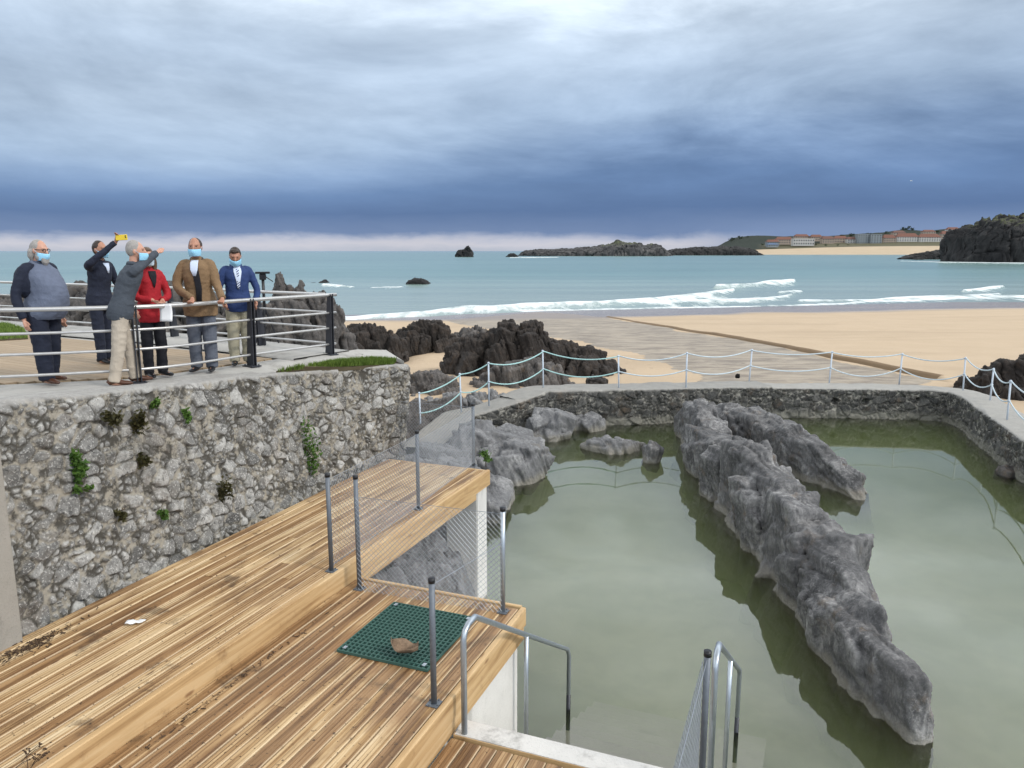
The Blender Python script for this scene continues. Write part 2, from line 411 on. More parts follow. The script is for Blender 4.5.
class MB:
    def __init__(s): s.V = []; s.F = []; s.A = {}
    def mark(s, n, **kw):
        for k, v in kw.items():
            L = s.A.setdefault(k, [])
            L += [(0.0 if not isinstance(v, tuple) else (0.0, 0.0, 0.0))] * (len(s.V) - n - len(L))
            L += [v] * n
    def box(s, c, sz, M=None, bev=0.0):
        c = np.array(c, float); h = np.array(sz, float) / 2
        b = min(bev, h.min() * 0.9)
        o = len(s.V)
        if b <= 0:
            P = [np.array([x, y, z]) * h for x in (-1, 1) for y in (-1, 1) for z in (-1, 1)]
            Fs = [(0, 1, 3, 2), (4, 6, 7, 5), (0, 4, 5, 1), (2, 3, 7, 6), (0, 2, 6, 4), (1, 5, 7, 3)]
        else:
            bm = bmesh.new(); bmesh.ops.create_cube(bm, size=1)
            for v in bm.verts: v.co = Vector(np.array(v.co) * 2 * h)
            bmesh.ops.bevel(bm, geom=bm.edges[:], offset=b, segments=1, affect='EDGES')
            bm.verts.index_update()
            P = [np.array(v.co) for v in bm.verts]; Fs = [tuple(v.index for v in f.verts) for f in bm.faces]
            bm.free()
        for p in P: s.V.append((M @ p if M is not None else p) + c)
        s.F += [tuple(o + i for i in f) for f in Fs]
        return s
    def tube(s, path, r, n=8, cap=True):
        P = [np.array(p, float) for p in path]; k = len(P)
        rr = [r] * k if np.isscalar(r) else list(r)
        o = len(s.V); T = []
        for i in range(k):
            t = P[min(i + 1, k - 1)] - P[max(i - 1, 0)]
            T.append(t / (np.linalg.norm(t) + 1e-12))
        u = np.cross(T[0], [0, 0, 1.0])
        if np.linalg.norm(u) < 1e-3: u = np.cross(T[0], [0, 1.0, 0])
        u /= np.linalg.norm(u)
        for i in range(k):
            u = u - T[i] * np.dot(u, T[i]); u /= np.linalg.norm(u)
            w = np.cross(T[i], u)
            ra, rb = (rr[i], rr[i]) if np.isscalar(rr[i]) else rr[i]
            for j in range(n):
                a = 2 * PI * j / n
                s.V.append(P[i] + u * math.cos(a) * ra + w * math.sin(a) * rb)
        for i in range(k - 1):
            for j in range(n):
                a, b = o + i * n + j, o + i * n + (j + 1) % n
                s.F.append((a, b, b + n, a + n))
        if cap:
            s.F.append(tuple(o + j for j in range(n))[::-1]); s.F.append(tuple(o + (k - 1) * n + j for j in range(n)))
        return s
    def loft(s, rings, n=18, e=2.0, rot=0.0):
        """horizontal rings (cx, cy, cz, rx, ry), closed"""
        o = len(s.V); k = len(rings)
        for (cx, cy, cz, rx, ry) in rings:
            for j in range(n):
                a = 2 * PI * j / n + rot
                x = math.copysign(abs(math.cos(a)) ** (2 / e), math.cos(a)) * rx
                y = math.copysign(abs(math.sin(a)) ** (2 / e), math.sin(a)) * ry
                s.V.append(np.array([cx + x, cy + y, cz]))
        for i in range(k - 1):
            for j in range(n):
                a, b = o + i * n + j, o + i * n + (j + 1) % n
                s.F.append((a, b, b + n, a + n))
        s.F.append(tuple(o + j for j in range(n))[::-1]); s.F.append(tuple(o + (k - 1) * n + j for j in range(n)))
        return s
    def ball(s, c, r, nu=16, nv=10, M=None):
        o = len(s.V); r = np.array([r] * 3 if np.isscalar(r) else r, float)
        for i in range(nv + 1):
            th = PI * i / nv
            for j in range(nu):
                a = 2 * PI * j / nu
                p = np.array([math.sin(th) * math.cos(a), math.sin(th) * math.sin(a), math.cos(th)]) * r
                s.V.append((M @ p if M is not None else p) + np.array(c, float))
        for i in range(nv):
            for j in range(nu):
                a, b = o + i * nu + j, o + i * nu + (j + 1) % nu
                s.F.append((a, a + nu, b + nu, b))
        return s
    def build(s, name, mat, parent=None, smooth=False, **kw):
        return obj(name, s.V, s.F, mat, parent, smooth, s.A or None, **kw)

def rotz(a): c, s = math.cos(a), math.sin(a); return np.array([[c, -s, 0], [s, c, 0], [0, 0, 1.0]])

def path_arc(pts, n):          # resample a polyline evenly
    pts = np.array(pts, float)
    L = np.concatenate([[0], np.cumsum(np.linalg.norm(np.diff(pts, axis=0), axis=1))])
    t = np.linspace(0, L[-1], n)
    return np.stack([np.interp(t, L, pts[:, k]) for k in range(3)], -1), t

def smooth_path(pts, per=8):   # Catmull-Rom
    P = [np.array(p, float) for p in pts]; P = [2 * P[0] - P[1]] + P + [2 * P[-1] - P[-2]]
    out = []
    for i in range(1, len(P) - 2):
        for k in range(per):
            t = k / per
            out.append(0.5 * ((2 * P[i]) + (-P[i - 1] + P[i + 1]) * t + (2 * P[i - 1] - 5 * P[i] + 4 * P[i + 1] - P[i + 2]) * t * t +
                              (-P[i - 1] + 3 * P[i] - 3 * P[i + 1] + P[i + 2]) * t ** 3))
    out.append(P[-2])
    return np.array(out)

def lerp_tab(x, xs, ys): return np.interp(x, xs, ys)
# ------------------------------------------------------------------ sky and sun
SUN = Vector((0.86, -0.50, 0.80)).normalized()
def world():
    g = G('World', True)
    SC.world = g.m
    dirv = g.node('ShaderNodeTexCoord').outputs['Generated']
    s = g.sep(dirv)
    z = g.math('MAXIMUM', s[2], 0.0)
    inv = g.math('DIVIDE', 1.0, g.add(z, 0.09))
    cv = g.node('ShaderNodeCombineXYZ', {0: g.mul(s[0], inv), 1: g.mul(s[1], inv), 2: 0.0}).outputs[0]
    n1 = g.noise(g.scale(cv, (0.8, 0.75, 1.0)), 0.62, 9, 0.55, 0.25)
    n2 = g.noise(g.scale(cv, (0.75, 0.8, 1.0)), 1.9, 9, 0.58, 0.3)
    n3 = g.noise(g.node('ShaderNodeVectorMath', {0: dirv, 1: (9.0, 9.0, 34.0)}, operation='MULTIPLY').outputs[0], 1.0, 8, 0.6, 0.4)
    sv = lambda k: g.node('ShaderNodeVectorMath', {0: dirv, 1: k}, operation='MULTIPLY').outputs[0]
    n4 = g.noise(sv((2.6, 2.6, 7.5)), 1.0, 9, 0.60, 0.5)
    n5 = g.noise(sv((8.0, 8.0, 28.0)), 1.0, 7, 0.55, 0.6)
    nn = g.add(g.add(g.mul(g.sub(n1, 0.5), 0.09), g.mul(g.sub(n2, 0.5), 0.05)), g.add(g.mul(g.sub(n4, 0.5), 0.10), g.mul(g.sub(n5, 0.5), 0.03)))
    amp = g.ss(z, 0.03, 0.16)
    left = g.ss(s[0], 0.25, -0.45)                           # the squall is thinner to the left
    zz = g.add(g.add(z, g.mul(nn, g.add(g.mul(amp, 0.85), 0.05))), g.mul(left, g.mul(g.mul(g.ss(z, 0.02, 0.12), g.sub(1.0, g.ss(z, 0.15, 0.25))), 0.07)))
    zz = g.add(zz, g.mul(g.sub(n3, 0.5), g.add(g.mul(g.sub(1.0, amp), 0.022), 0.004)))
    c = g.ramp(zz, [(0.0, lin3(172, 178, 192)), (0.009, lin3(192, 192, 202)), (0.0145, lin3(168, 175, 194)), (0.022, lin3(104, 126, 164)),
                    (0.055, lin3(80, 107, 150)), (0.095, lin3(96, 124, 166)), (0.135, lin3(128, 153, 188)), (0.18, lin3(158, 179, 205)),
                    (0.26, lin3(184, 200, 218)), (0.33, (0.85, 0.95, 1.05)), (0.41, (1.7, 1.86, 1.96)), (0.56, (1.9, 2.0, 2.08)), (0.70, (0.72, 0.74, 0.78)), (1.0, (0.48, 0.49, 0.51))])
    # towards the right the low bright band closes
    right = g.mul(g.ss(s[0], 0.20, 0.34), g.sub(1.0, g.ss(z, 0.02, 0.05)))
    c = g.mix(right, c, lin3(112, 134, 172))
    # soft billows
    br = g.add(1.0, g.mul(g.sub(n2, 0.5), g.add(g.mul(amp, 0.22), 0.06)))
    br = g.mul(br, g.add(1.0, g.mul(g.sub(n1, 0.5), g.mul(amp, 0.5))))
    br = g.mul(br, g.add(1.0, g.mul(g.add(g.mul(g.sub(n4, 0.5), 1.0), g.mul(g.sub(n5, 0.5), 0.28)), g.add(g.mul(amp, 0.85), 0.12))))
    # the clearing behind the camera is brighter
    dt = g.node('ShaderNodeVectorMath', {0: dirv, 1: tuple(SUN)}, operation='DOT_PRODUCT').outputs['Value']
    br = g.mul(br, g.add(1.0, g.mul(g.ss(dt, 0.1, 1.0), 0.35)))
    c = g.mix(1.0, c, g.node('ShaderNodeCombineXYZ', {0: br, 1: br, 2: br}).outputs[0], 'MULTIPLY')
    sky = g.node('ShaderNodeTexSky', None, sky_type='NISHITA')
    sky.sun_disc = False
    sky.sun_elevation = math.asin(SUN.z)
    sky.sun_rotation = math.atan2(SUN.x, SUN.y)
    b1 = g.node('ShaderNodeBackground', {'Color': sky.outputs[0], 'Strength': 0.08}).outputs[0]
    b2 = g.node('ShaderNodeBackground', {'Color': c, 'Strength': 1.0}).outputs[0]
    m = g.node('ShaderNodeMixShader', {0: 0.93, 1: b1, 2: b2}).outputs[0]
    g.node('ShaderNodeOutputWorld', {'Surface': m})
world()
sl = bpy.data.lights.new('sun', 'SUN')
sl.energy = 1.5; sl.angle = R(10); sl.color = (1.0, 0.955, 0.88)
so = bpy.data.objects.new('sun', sl)
so.rotation_euler = SUN.to_track_quat('Z', 'Y').to_euler()
so.location = (10, -10, 20)
COL.objects.link(so)

SC.view_settings.view_transform = 'Standard'
SC.view_settings.look = 'None'
SC.view_settings.exposure = 0.28
SC.view_settings.gamma = 1.0
SC.cycles.volume_bounces = 2
SC.cycles.max_bounces = 8
SC.cycles.transparent_max_bounces = 24

# ------------------------------------------------------------------ layout of the place
SEA = -1.5
Z1, Z2, Z3 = 2.0, 1.8, 1.5                  # upper deck, lower deck, landing by the steps
ZP = 3.7                                    # promenade
D0 = at(490, 470, Z1)                       # outer far corner of the upper deck
DD = np.array([0.3655, 0.9308, 0.0])        # along the boards
DP = np.array([0.9308, -0.3655, 0.0])       # across the boards, towards the pool

POOL = np.array([(-9, -6), (-9, 9), (-2.6, 13.2), (-1.6, 16.5), (-1.2, 21.4), (0.9, 23.5), (8.1, 24.3),
                 (8.3, 24.5), (13.6, 24.0), (13.9, 23.0), (13.0, 19.7), (12.2, 17.1), (11.4, 6), (11.2, -6)], float)
def inside(poly, x, y):
    c = np.zeros(x.shape, bool); n = len(poly)
    for i in range(n):
        x1, y1 = poly[i]; x2, y2 = poly[(i + 1) % n]
        if y1 == y2: continue
        k = ((y1 > y) != (y2 > y)) & (x < (x2 - x1) * (y - y1) / (y2 - y1) + x1)
        c ^= k
    return c
def shore(x): return 87 + 0.27 * np.clip(x, -30, 60)
def sand_z(x, y):
    s = np.stack([x * 0.16, y * 0.16, x * 0], -1)
    z = 0.35 - 1.85 * (y - 26) / (shore(x) - 26)
    z = np.where(y < 26, 0.35, z) + 0.06 * fbm(s, 3, 5) * np.clip((y - 20) / 10, 0, 1) * np.clip((95 - y) / 30, 0.1, 1)
    z = z - 0.8 * sstep(-0.9, -1.7, x) * sstep(-7.0, -5.0, x) * sstep(12.0, 13.0, y) * sstep(25.5, 24.0, y)
    z = z - 2.4 * sstep(-4.0, -12.0, x) * sstep(70, 40, y)       # rocky cove left of the beach
    return np.maximum(z, -3.4)

def ground():
    xs = np.concatenate([np.linspace(-90, -14, 30)[:-1], np.arange(-14, 26, 0.2), np.linspace(26, 60, 70)[1:], np.linspace(60, 240, 40)[1:]])
    ys = np.concatenate([np.arange(-6, 28, 0.2), np.geomspace(28, 130, 250)])
    X, Y = np.meshgrid(xs, ys)
    pin = inside(POOL, X, Y)
    z = sand_z(X, Y)
    q = np.stack([X * 0.5, Y * 0.5, X * 0], -1)
    zf = -1.15 + 0.22 * fbm(q, 4, 9) + 0.35 * sstep(17, 23, Y) * sstep(5.0, 1.0, X)
    z = np.where(pin, zf, z)
    edge = np.array([at_sand(u, v)[:2] for u, v in ((440, 321), (520, 332), (605, 347), (655, 362), (705, 382), (905, 388), (935, 379), (850, 362), (760, 343), (680, 330), (605, 317), (540, 312))])
    wob = 0.5 * fbm(np.stack([X * 0.5, Y * 0.25, X * 0], -1), 4, 3)
    m = inside(edge, X + wob * 1.6, Y + wob * 3.0).astype(float)
    wet = sstep(17.0, 12.0, (shore(X) - Y) + 5.0 * fbm(np.stack([X * 0.07, Y * 0.02, X * 0], -1), 3, 8))
    o = grid('ground', np.stack([X, Y, z], -1), 'sand', None, True, {'ramp': m, 'wet': wet, 'pool': pin.astype(float)})
    tag(o, kind='structure')

def at_sand(u, v):
    z = 0.0
    for _ in range(30):
        p = at(u, v, z); z = 0.5 * z + 0.5 * float(sand_z(p[0:1], p[1:2])[0])
    return np.array([p[0], p[1], z])

def sand_mats():
    g = G('sand'); p = g.pos()
    n = g.noise(p, 0.35, 8, 0.6); f = g.noise(p, 14, 5, 0.7)
    c = g.mix(n, (0.43, 0.325, 0.215), (0.53, 0.41, 0.285))
    c = g.mix(g.mul(g.ss(f, 0.5, 0.7), 0.30), c, (0.34, 0.24, 0.14))
    c = g.mix(g.mul(g.ss(g.noise(g.scale(p, (0.045, 0.22, 1)), 1.0, 7, 0.6, 0.6), 0.48, 0.66), 0.45), c, (0.36, 0.27, 0.18))
    st = g.noise(g.scale(p, (0.5, 1.3, 1)), 1.0, 9, 0.70, 0.8)
    rc = g.mix(g.ss(st, 0.36, 0.62), (0.165, 0.122, 0.078), (0.35, 0.28, 0.195))
    rc = g.mix(g.mul(g.ss(st, 0.66, 0.72), 0.5), rc, (0.5, 0.45, 0.38))
    rm = g.ss(g.add(g.attr('ramp'), g.mul(g.sub(f, 0.5), 0.4)), 0.35, 0.65)
    c = g.mix(rm, c, rc)
    wm = g.attr('wet')
    c = g.mix(wm, c, g.mix(g.noise(g.scale(p, (0.06, 0.6, 1)), 1.0, 5), (0.17, 0.135, 0.115), (0.25, 0.20, 0.17)))
    pf = g.noise(p, 0.55, 7, 0.6)
    c = g.mix(g.attr('pool'), c, g.mix(g.ss(pf, 0.35, 0.65), (0.26, 0.27, 0.17), (0.66, 0.63, 0.46)))
    ro = g.math('MAXIMUM', g.lin(wm, 0, 1, 0.9, 0.22), 0.2)
    ro = g.mix(rm, ro, (0.45, 0.45, 0.45))
    fp = g.vor(g.scale(p, (1.6, 1.1, 0)), 1.0)
    fz = g.mul(g.ss(fp, 0.0, 0.30), g.ss(g.noise(p, 0.16, 3), 0.40, 0.6))
    c = g.mix(g.mul(g.mul(g.ss(g.noise(p, 5.0, 4, 0.7), 0.66, 0.70), g.ss(g.noise(p, 0.25, 4), 0.5, 0.62)), 0.7), c, (0.10, 0.075, 0.045))
    bp = g.bump(g.add(g.add(f, g.mul(st, 1.0)), g.mul(fz, 2.0)), 0.5, 0.04)
    MAT['sand'] = g.fin(c, g.sep(ro)[0], bp, 0, 0.3)
    g = G('damp_sand'); p = g.pos()
    n = g.noise(g.scale(p, (1, 0.3, 3)), 2.0, 7, 0.65)
    MAT['damp_sand'] = g.fin(g.mix(n, (0.13, 0.085, 0.045), (0.25, 0.165, 0.09)), 0.85, g.bump(n, 0.6, 0.05))
sand_mats()
ground()

def sand_bank():
    """beach on the right, its cut edge standing over the wet slipway"""
    px = ((935, 380), (905, 373.5), (850, 362.5), (805, 352.5), (760, 343.5), (720, 336.5), (680, 330), (640, 323), (605, 317))
    e, t = path_arc([at_sand(u, v) for u, v in px], 260)
    e[:, 0] += 0.25 * fbm(np.stack([t * 0.4, t * 0, t * 0], -1), 4, 2)
    hh = np.interp(t, [0, t[-1] * 0.5, t[-1]], [0.20, 0.15, 0.06])
    w = np.concatenate([[-0.03, 0.06, 0.16, 0.30, 0.6], np.geomspace(1.0, 230, 60)])
    P = np.zeros((len(t), len(w), 3))
    for j, x in enumerate(w):
        X = e[:, 0] + x; Y = e[:, 1] + x * 0.03
        k = (-0.12, 0.55, 0.92, 1.0, 1.02)[j] if j < 5 else 1.02
        P[:, j] = np.stack([X, Y, sand_z(X, Y) * 1.0 + hh * k * (1 + 0.0 * x) * np.clip(1 - (x / 300), 0.3, 1)], -1)
    P[..., 2] += 0.03 * fbm(P * [0.4, 0.4, 0], 4, 6)
    wet = sstep(17.0, 12.0, (shore(P[..., 0]) - P[..., 1]) + 5.0 * fbm(np.stack([P[..., 0] * 0.07, P[..., 1] * 0.02, P[..., 0] * 0], -1), 3, 8))
    z0 = np.zeros(P.shape[:2])
    o = grid('sand_bank', P[:, 3:], 'sand', None, True, {'ramp': z0[:, 3:], 'wet': wet[:, 3:], 'pool': z0[:, 3:]})
    tag(o, kind='structure')
    o2 = grid('sand_scarp', P[:, :4], 'damp_sand', None, True)
    tag(o2, kind='structure')
    # near end of the bank, running to the right behind the wall
    q = np.array([P[0, :, 0], P[0, :, 1], P[0, :, 2]]).T
    Q = np.zeros((len(q), 6, 3))
    for j, k in enumerate((0, 0.2, 0.5, 1.0, 2.0, 6.0)):
        Q[:, j] = q; Q[:, j, 1] -= k; Q[:, j, 2] = q[:, 2] - (q[:, 2] - 0.2) * (1 - math.exp(-k * 1.1))
    tag(grid('sand_slope', Q, 'sand', None, True, {'ramp': Q[..., 0] * 0, 'wet': Q[..., 0] * 0, 'pool': Q[..., 0] * 0}), kind='structure')
sand_bank()

# sea bed out to the horizon
obj('seabed', [(-90000, -20, -9), (90000, -20, -9), (90000, 90000, -9), (-90000, 90000, -9)], [(0, 1, 2, 3)], 'damp_sand')['kind'] = 'structure'

# ------------------------------------------------------------------ sea
def sea_mat():
    g = G('sea'); p = g.pos(); s = g.sep(p)
    dist = s[1]
    n1 = g.noise(g.scale(p, (0.25, 1.0, 1)), 0.35, 6, 0.6)
    n2 = g.noise(g.scale(p, (0.02, 0.12, 1)), 0.35, 6, 0.55)
    base = g.mix(g.ss(n2, 0.35, 0.65), (0.082, 0.178, 0.165), (0.120, 0.232, 0.212))
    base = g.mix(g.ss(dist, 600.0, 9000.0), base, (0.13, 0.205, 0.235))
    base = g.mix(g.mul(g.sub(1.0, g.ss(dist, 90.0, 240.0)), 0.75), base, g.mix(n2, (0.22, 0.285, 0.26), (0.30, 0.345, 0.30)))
    fo = g.attr('foam')
    fn = g.noise(g.scale(p, (0.55, 0.13, 1)), 1.1, 7, 0.72, 0.3)
    fn2 = g.noise(g.scale(p, (0.10, 0.10, 1)), 0.8, 5, 0.65)
    fm = g.mul(g.ss(fo, 0.04, 0.16), g.ss(g.add(fo, g.add(g.mul(g.sub(fn, 0.5), 2.8), g.mul(g.sub(fn2, 0.5), 1.6))), 0.40, 1.15))
    c = g.mix(fm, base, (0.72, 0.75, 0.76))
    ro = g.lin(fm, 0, 1, 0.22, 0.9)
    fade = g.lin(dist, 60.0, 900.0, 0.35, 0.08)
    b = g.node('ShaderNodeBump', {'Height': g.add(n1, g.mul(n2, 1.5)), 'Strength': fade, 'Distance': 0.5}).outputs[0]
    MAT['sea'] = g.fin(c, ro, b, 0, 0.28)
sea_mat()

WAVES = [   # surf lines: (picture column, picture row, half width); all of it lies on the sea plane
    ([(250, 334, 2), (300, 327, 2.2), (345, 322.5, 2.6), (400, 318, 3.4), (450, 312, 4.4), (500, 309, 3.8), (560, 306.5, 2.8), (600, 305, 2.2), (650, 301, 2.6), (700, 297, 3.2), (725, 293, 2.6), (735, 291, 0.8)], 0.5),
    ([(560, 306, 1), (640, 304, 1.6), (700, 302, 2.4), (760, 299, 2.0), (785, 296.5, 1.3), (797, 294, .7)], 0.25),
    ([(715, 288.5, .5), (750, 286.5, 1.1), (780, 284, 2.3), (792, 282, 1.9), (797, 281, .4)], 0.7),
    ([(778, 293.5, .7), (793, 292.4, 1.6), (803, 292, .4)], 0.3),
    ([(500, 312, .8), (640, 308.5, .9), (700, 308, .8), (760, 306.5, 1.0), (830, 303.6, 1.2), (900, 301, 1.2), (960, 298.5, 1.7), (1060, 297, 1.8)], 0.05),
    ([(800, 301, .5), (870, 300, .9), (930, 297.6, 1.6), (975, 296.4, 1.6), (1000, 294.6, .8)], 0.2),
    ([(960, 291.5, .3), (985, 290.4, 1.5), (998, 289.2, 1.5), (1003, 288.4, .4)], 0.4),
    ([(322, 284.6, .8), (335, 285.2, 1.0), (352, 286.5, .5)], 0.2),
    ([(370, 287.4, .4), (385, 287.2, .9), (404, 286.4, .4)], 0.1),
    ([(900, 261.0, .2), (960, 262.6, .7), (1040, 263.2, .9), (1100, 263.6, .8)], 0.1),
    ([(508, 257.4, .3), (530, 257.6, .5), (560, 257.4, .3)], 0.0),
]
def sea():
    ts = np.linspace(-1.25, 1.15, 520)
    ys = np.concatenate([np.geomspace(20, 62, 30)[:-1], np.geomspace(62, 300, 230)[:-1], np.geomspace(300, 60000, 120)])
    T, Y = np.meshgrid(ts, ys)
    P = np.stack([T * Y, Y, np.full(Y.shape, SEA)], -1)
    U, V = proj(P)
    foam = np.zeros(Y.shape); lift = np.zeros(Y.shape)
    for pts, h in WAVES:
        a = np.array(pts, float)
        v0 = np.interp(U, a[:, 0], a[:, 1]); w = np.interp(U, a[:, 0], a[:, 2], 0, 0)
        wob = 1.2 * fbm(np.stack([U * 0.03, U * 0, U * 0], -1), 3, int(a[0, 0])) * np.minimum(w, 1.5)
        d = (V - v0 - wob) / np.maximum(w, 1e-3)
        f = np.where(w > 0.05, np.exp(-(np.abs(d) / 1.1) ** 2.2), 0)
        # lacy wash on the landward side of a breaker
        f = np.maximum(f, np.where((w > 0.5) & (d > 0), 0.50 * np.exp(-(d / 2.8) ** 2), 0))
        foam = np.maximum(foam, f)
        lift = np.maximum(lift, h * np.where(w > 0.05, np.exp(-(d / 0.9) ** 2), 0))
    sw = 0.10 * np.sin(Y * 0.28 + 1.5 * fbm(P * [0.02, 0.02, 0], 3, 4)) * sstep(95, 140, Y) * sstep(900, 300, Y)
    P[..., 2] += lift + sw
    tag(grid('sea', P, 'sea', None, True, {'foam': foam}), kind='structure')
sea()

# ------------------------------------------------------------------ pool water (murky, with depth)
def pool_water():
    g = G('pool_water'); p = g.pos()
    nb = g.add(g.mul(g.noise(g.scale(p, (1, 0.8, 1)), 2.2, 4, 0.5), 1.0), g.mul(g.noise(p, 5.0, 2, 0.5), 0.12))
    bp = g.bump(nb, 0.03, 0.02)
    fr = g.node('ShaderNodeFresnel', {'IOR': 1.45, 'Normal': bp}).outputs[0]
    gl = g.node('ShaderNodeBsdfGlossy', {'Color': (1, 1, 1, 1), 'Roughness': 0.02, 'Normal': bp}).outputs[0]
    tr = g.node('ShaderNodeBsdfTransparent', {'Color': (0.97, 0.99, 0.96, 1)}).outputs[0]
    sf = g.node('ShaderNodeMixShader', {0: fr, 1: tr, 2: gl}).outputs[0]
    v = g.node('ShaderNodeVolumePrincipled', {'Color': (0.66, 0.80, 0.40, 1), 'Density': 0.54, 'Anisotropy': 0.0, 'Absorption Color': (0.52, 0.70, 0.28, 1)}).outputs[0]
    MAT['pool_water'] = g.out(sf, v)
    V = [(-9.5, -7, 0), (15.2, -7, 0), (15.2, 25.0, 0), (-9.5, 25.0, 0), (-9.5, -7, -2.2), (15.2, -7, -2.2), (15.2, 25.0, -2.2), (-9.5, 25.0, -2.2)]
    o = obj('pool_water', V, [(0, 1, 2, 3), (7, 6, 5, 4), (0, 4, 5, 1), (1, 5, 6, 2), (2, 6, 7, 3), (3, 7, 4, 0)], 'pool_water')
    tag(o, kind='structure')
pool_water()

# ------------------------------------------------------------------ masonry walls
def masonry(name, top, base, mat, label, cat='wall', thick=0.5, res=0.02, cell=0.30, bulge=0.05, seed=1, back=0.6, capw=1.0,
            extra_mortar=None, holes=(), below=None, tide=0.0, parent=None, nrm_sign=1.0):
    """Rubble wall: `top` and `base` are matching 3D polylines of the face seen; stones are modelled in relief."""
    T, t = path_arc(top, 400)
    n = max(40, int(t[-1] / res))
    T, t = path_arc(top, n)
    B, tb = path_arc(base, n)
    H = np.linalg.norm(T - B, axis=1).max()
    m = max(16, int(H / res))
    k = np.linspace(0, 1, m)
    P = B[:, None] * (1 - k[None, :, None]) + T[:, None] * k[None, :, None]
    tg = np.gradient(T, axis=0); tg[:, 2] = 0
    for _ in range(6): tg[1:-1] = (tg[:-2] + tg[1:-1] * 2 + tg[2:]) / 4
    tg /= np.linalg.norm(tg, axis=1)[:, None]
    N = np.stack([tg[:, 1], -tg[:, 0], tg[:, 0] * 0], -1) * nrm_sign
    S = np.repeat(t[:, None], m, 1); Zq = np.linalg.norm(P - B[:, None], axis=2)
    q = np.stack([S, Zq, S * 0], -1)
    warp = np.stack([fbm(q * 2.2, 3, seed + 5), fbm(q * 2.2 + 9, 3, seed + 6), S * 0], -1) * 0.10
    warp = warp + np.stack([fbm(q * 9 + 3, 3, seed + 15), fbm(q * 9 + 19, 3, seed + 16), S * 0], -1) * 0.032
    qa = (q + warp) / cell * [0.85, 1.12, 1]
    F1, F2, ID, D = worley(qa, seed, True)
    qb = (q + warp * 0.7) / (cell * 0.45)
    G1, G2, ID2, D2 = worley(qb, seed + 3, True)
    sm = rnd(ID, 2) < 0.42
    e = np.where(sm, np.minimum((G2 - G1) * 0.45, (F2 - F1)), F2 - F1) * cell
    idd = np.where(sm, np.modf(ID2 + ID * 3.1)[0], ID)
    Dl = np.where(sm[..., None], D2 * 0.45, D) * cell
    face = sstep(0.004, 0.045, e)
    hgt = face * (0.35 + 0.65 * rnd(idd, 1)) * bulge
    hgt += face * (Dl[..., 0] * (rnd(idd, 3) - 0.5) + Dl[..., 1] * (rnd(idd, 4) - 0.5)) * 0.5
    hgt += 0.018 * fbm(q * 9, 4, seed + 8) * (0.4 + face)
    hgt += 0.05 * fbm(q * 0.9, 3, seed + 12)
    mort = 1 - sstep(0.008, 0.032, e + 0.012 * fbm(q * 7, 3, seed + 9))
    if extra_mortar is not None:
        xm = extra_mortar(S / t[-1], k[None, :] + 0 * S, q)
        mort = np.maximum(mort, xm * (0.35 + 0.65 * (1 - face)) * sstep(-0.35, 0.3, fbm(q * 3, 4, seed + 2)))
    for (hs, hz, hr) in holes:
        r = np.sqrt((S - hs) ** 2 + ((Zq - hz) * 1.1) ** 2)
        hgt -= 0.22 * sstep(hr, hr * 0.6, r)
    tone = np.clip(0.12 + 0.8 * rnd(idd, 5) + 0.18 * fbm(q * 6, 3, seed + 4), 0, 1)
    edge = sstep(0.0, 0.06, (1 - k)[None, :] * H + 0 * S)
    P = P + N[:, None] * (hgt * (0.35 + 0.65 * edge))[..., None]
    cap = sstep(0.035, 0.0, (1 - k)[None, :] * H + 0.03 * fbm(q * 4, 3, seed + 1)) * capw
    # crown and back of the wall
    ws = np.concatenate([[0.03, 0.08], np.linspace(0.16, thick, 14)])
    C = np.zeros((n, len(ws), 3)); cc = np.zeros((n, len(ws)))
    for j, w in enumerate(ws):
        C[:, j] = T - N * w
        C[:, j, 2] = T[:, 2] + 0.02 + 0.035 * fbm(np.stack([t * 2.2, t * 0 + w * 2.2, t * 0], -1), 4, seed + 7)
        cc[:, j] = capw
    K = np.stack([C[:, -1] - N * 0.02, C[:, -1] - N * 0.04], 1)
    K[:, 0, 2] -= 0.05; K[:, 1, 2] = (C[:, -1, 2] - back)
    A = np.concatenate([P, C, K], 1)
    z2 = np.zeros((n, 2)) + 0.4
    tn = np.concatenate([tone, cc * 0 + 0.5, z2], 1)
    o = grid(name, A, mat, parent, True, {'tone': tn, 'mortar': np.concatenate([mort, cc * 0, z2 * 0], 1),
             'cap': np.concatenate([cap, cc, z2 * 0], 1), 'tide': tn * 0 + tide}, flip=nrm_sign > 0)
    return tag(o, label, cat), T, N

edge_px = [(-120, 421, 4.0), (0, 405, 3.95), (60, 398.5, 3.92), (130, 391, 3.85), (200, 383, 3.74), (300, 372.5, 3.60), (350, 369, 3.54), (398, 366.5, 3.48)]
EDGE = [at(u, v, z) for u, v, z in edge_px]
b0, b1 = at(18, 643, Z1), at(392, 457.5, Z1)
bd = (b1 - b0) / np.linalg.norm(b1 - b0)
def wall_line(s): return b0 + (b1 - b0) * s
tops = [np.array(p) for p in EDGE]
L = np.array([(p - b0) @ bd for p in tops])
bases = [b0 + bd * l for l in L]
bases[-1] = b1 - bd * 0.10
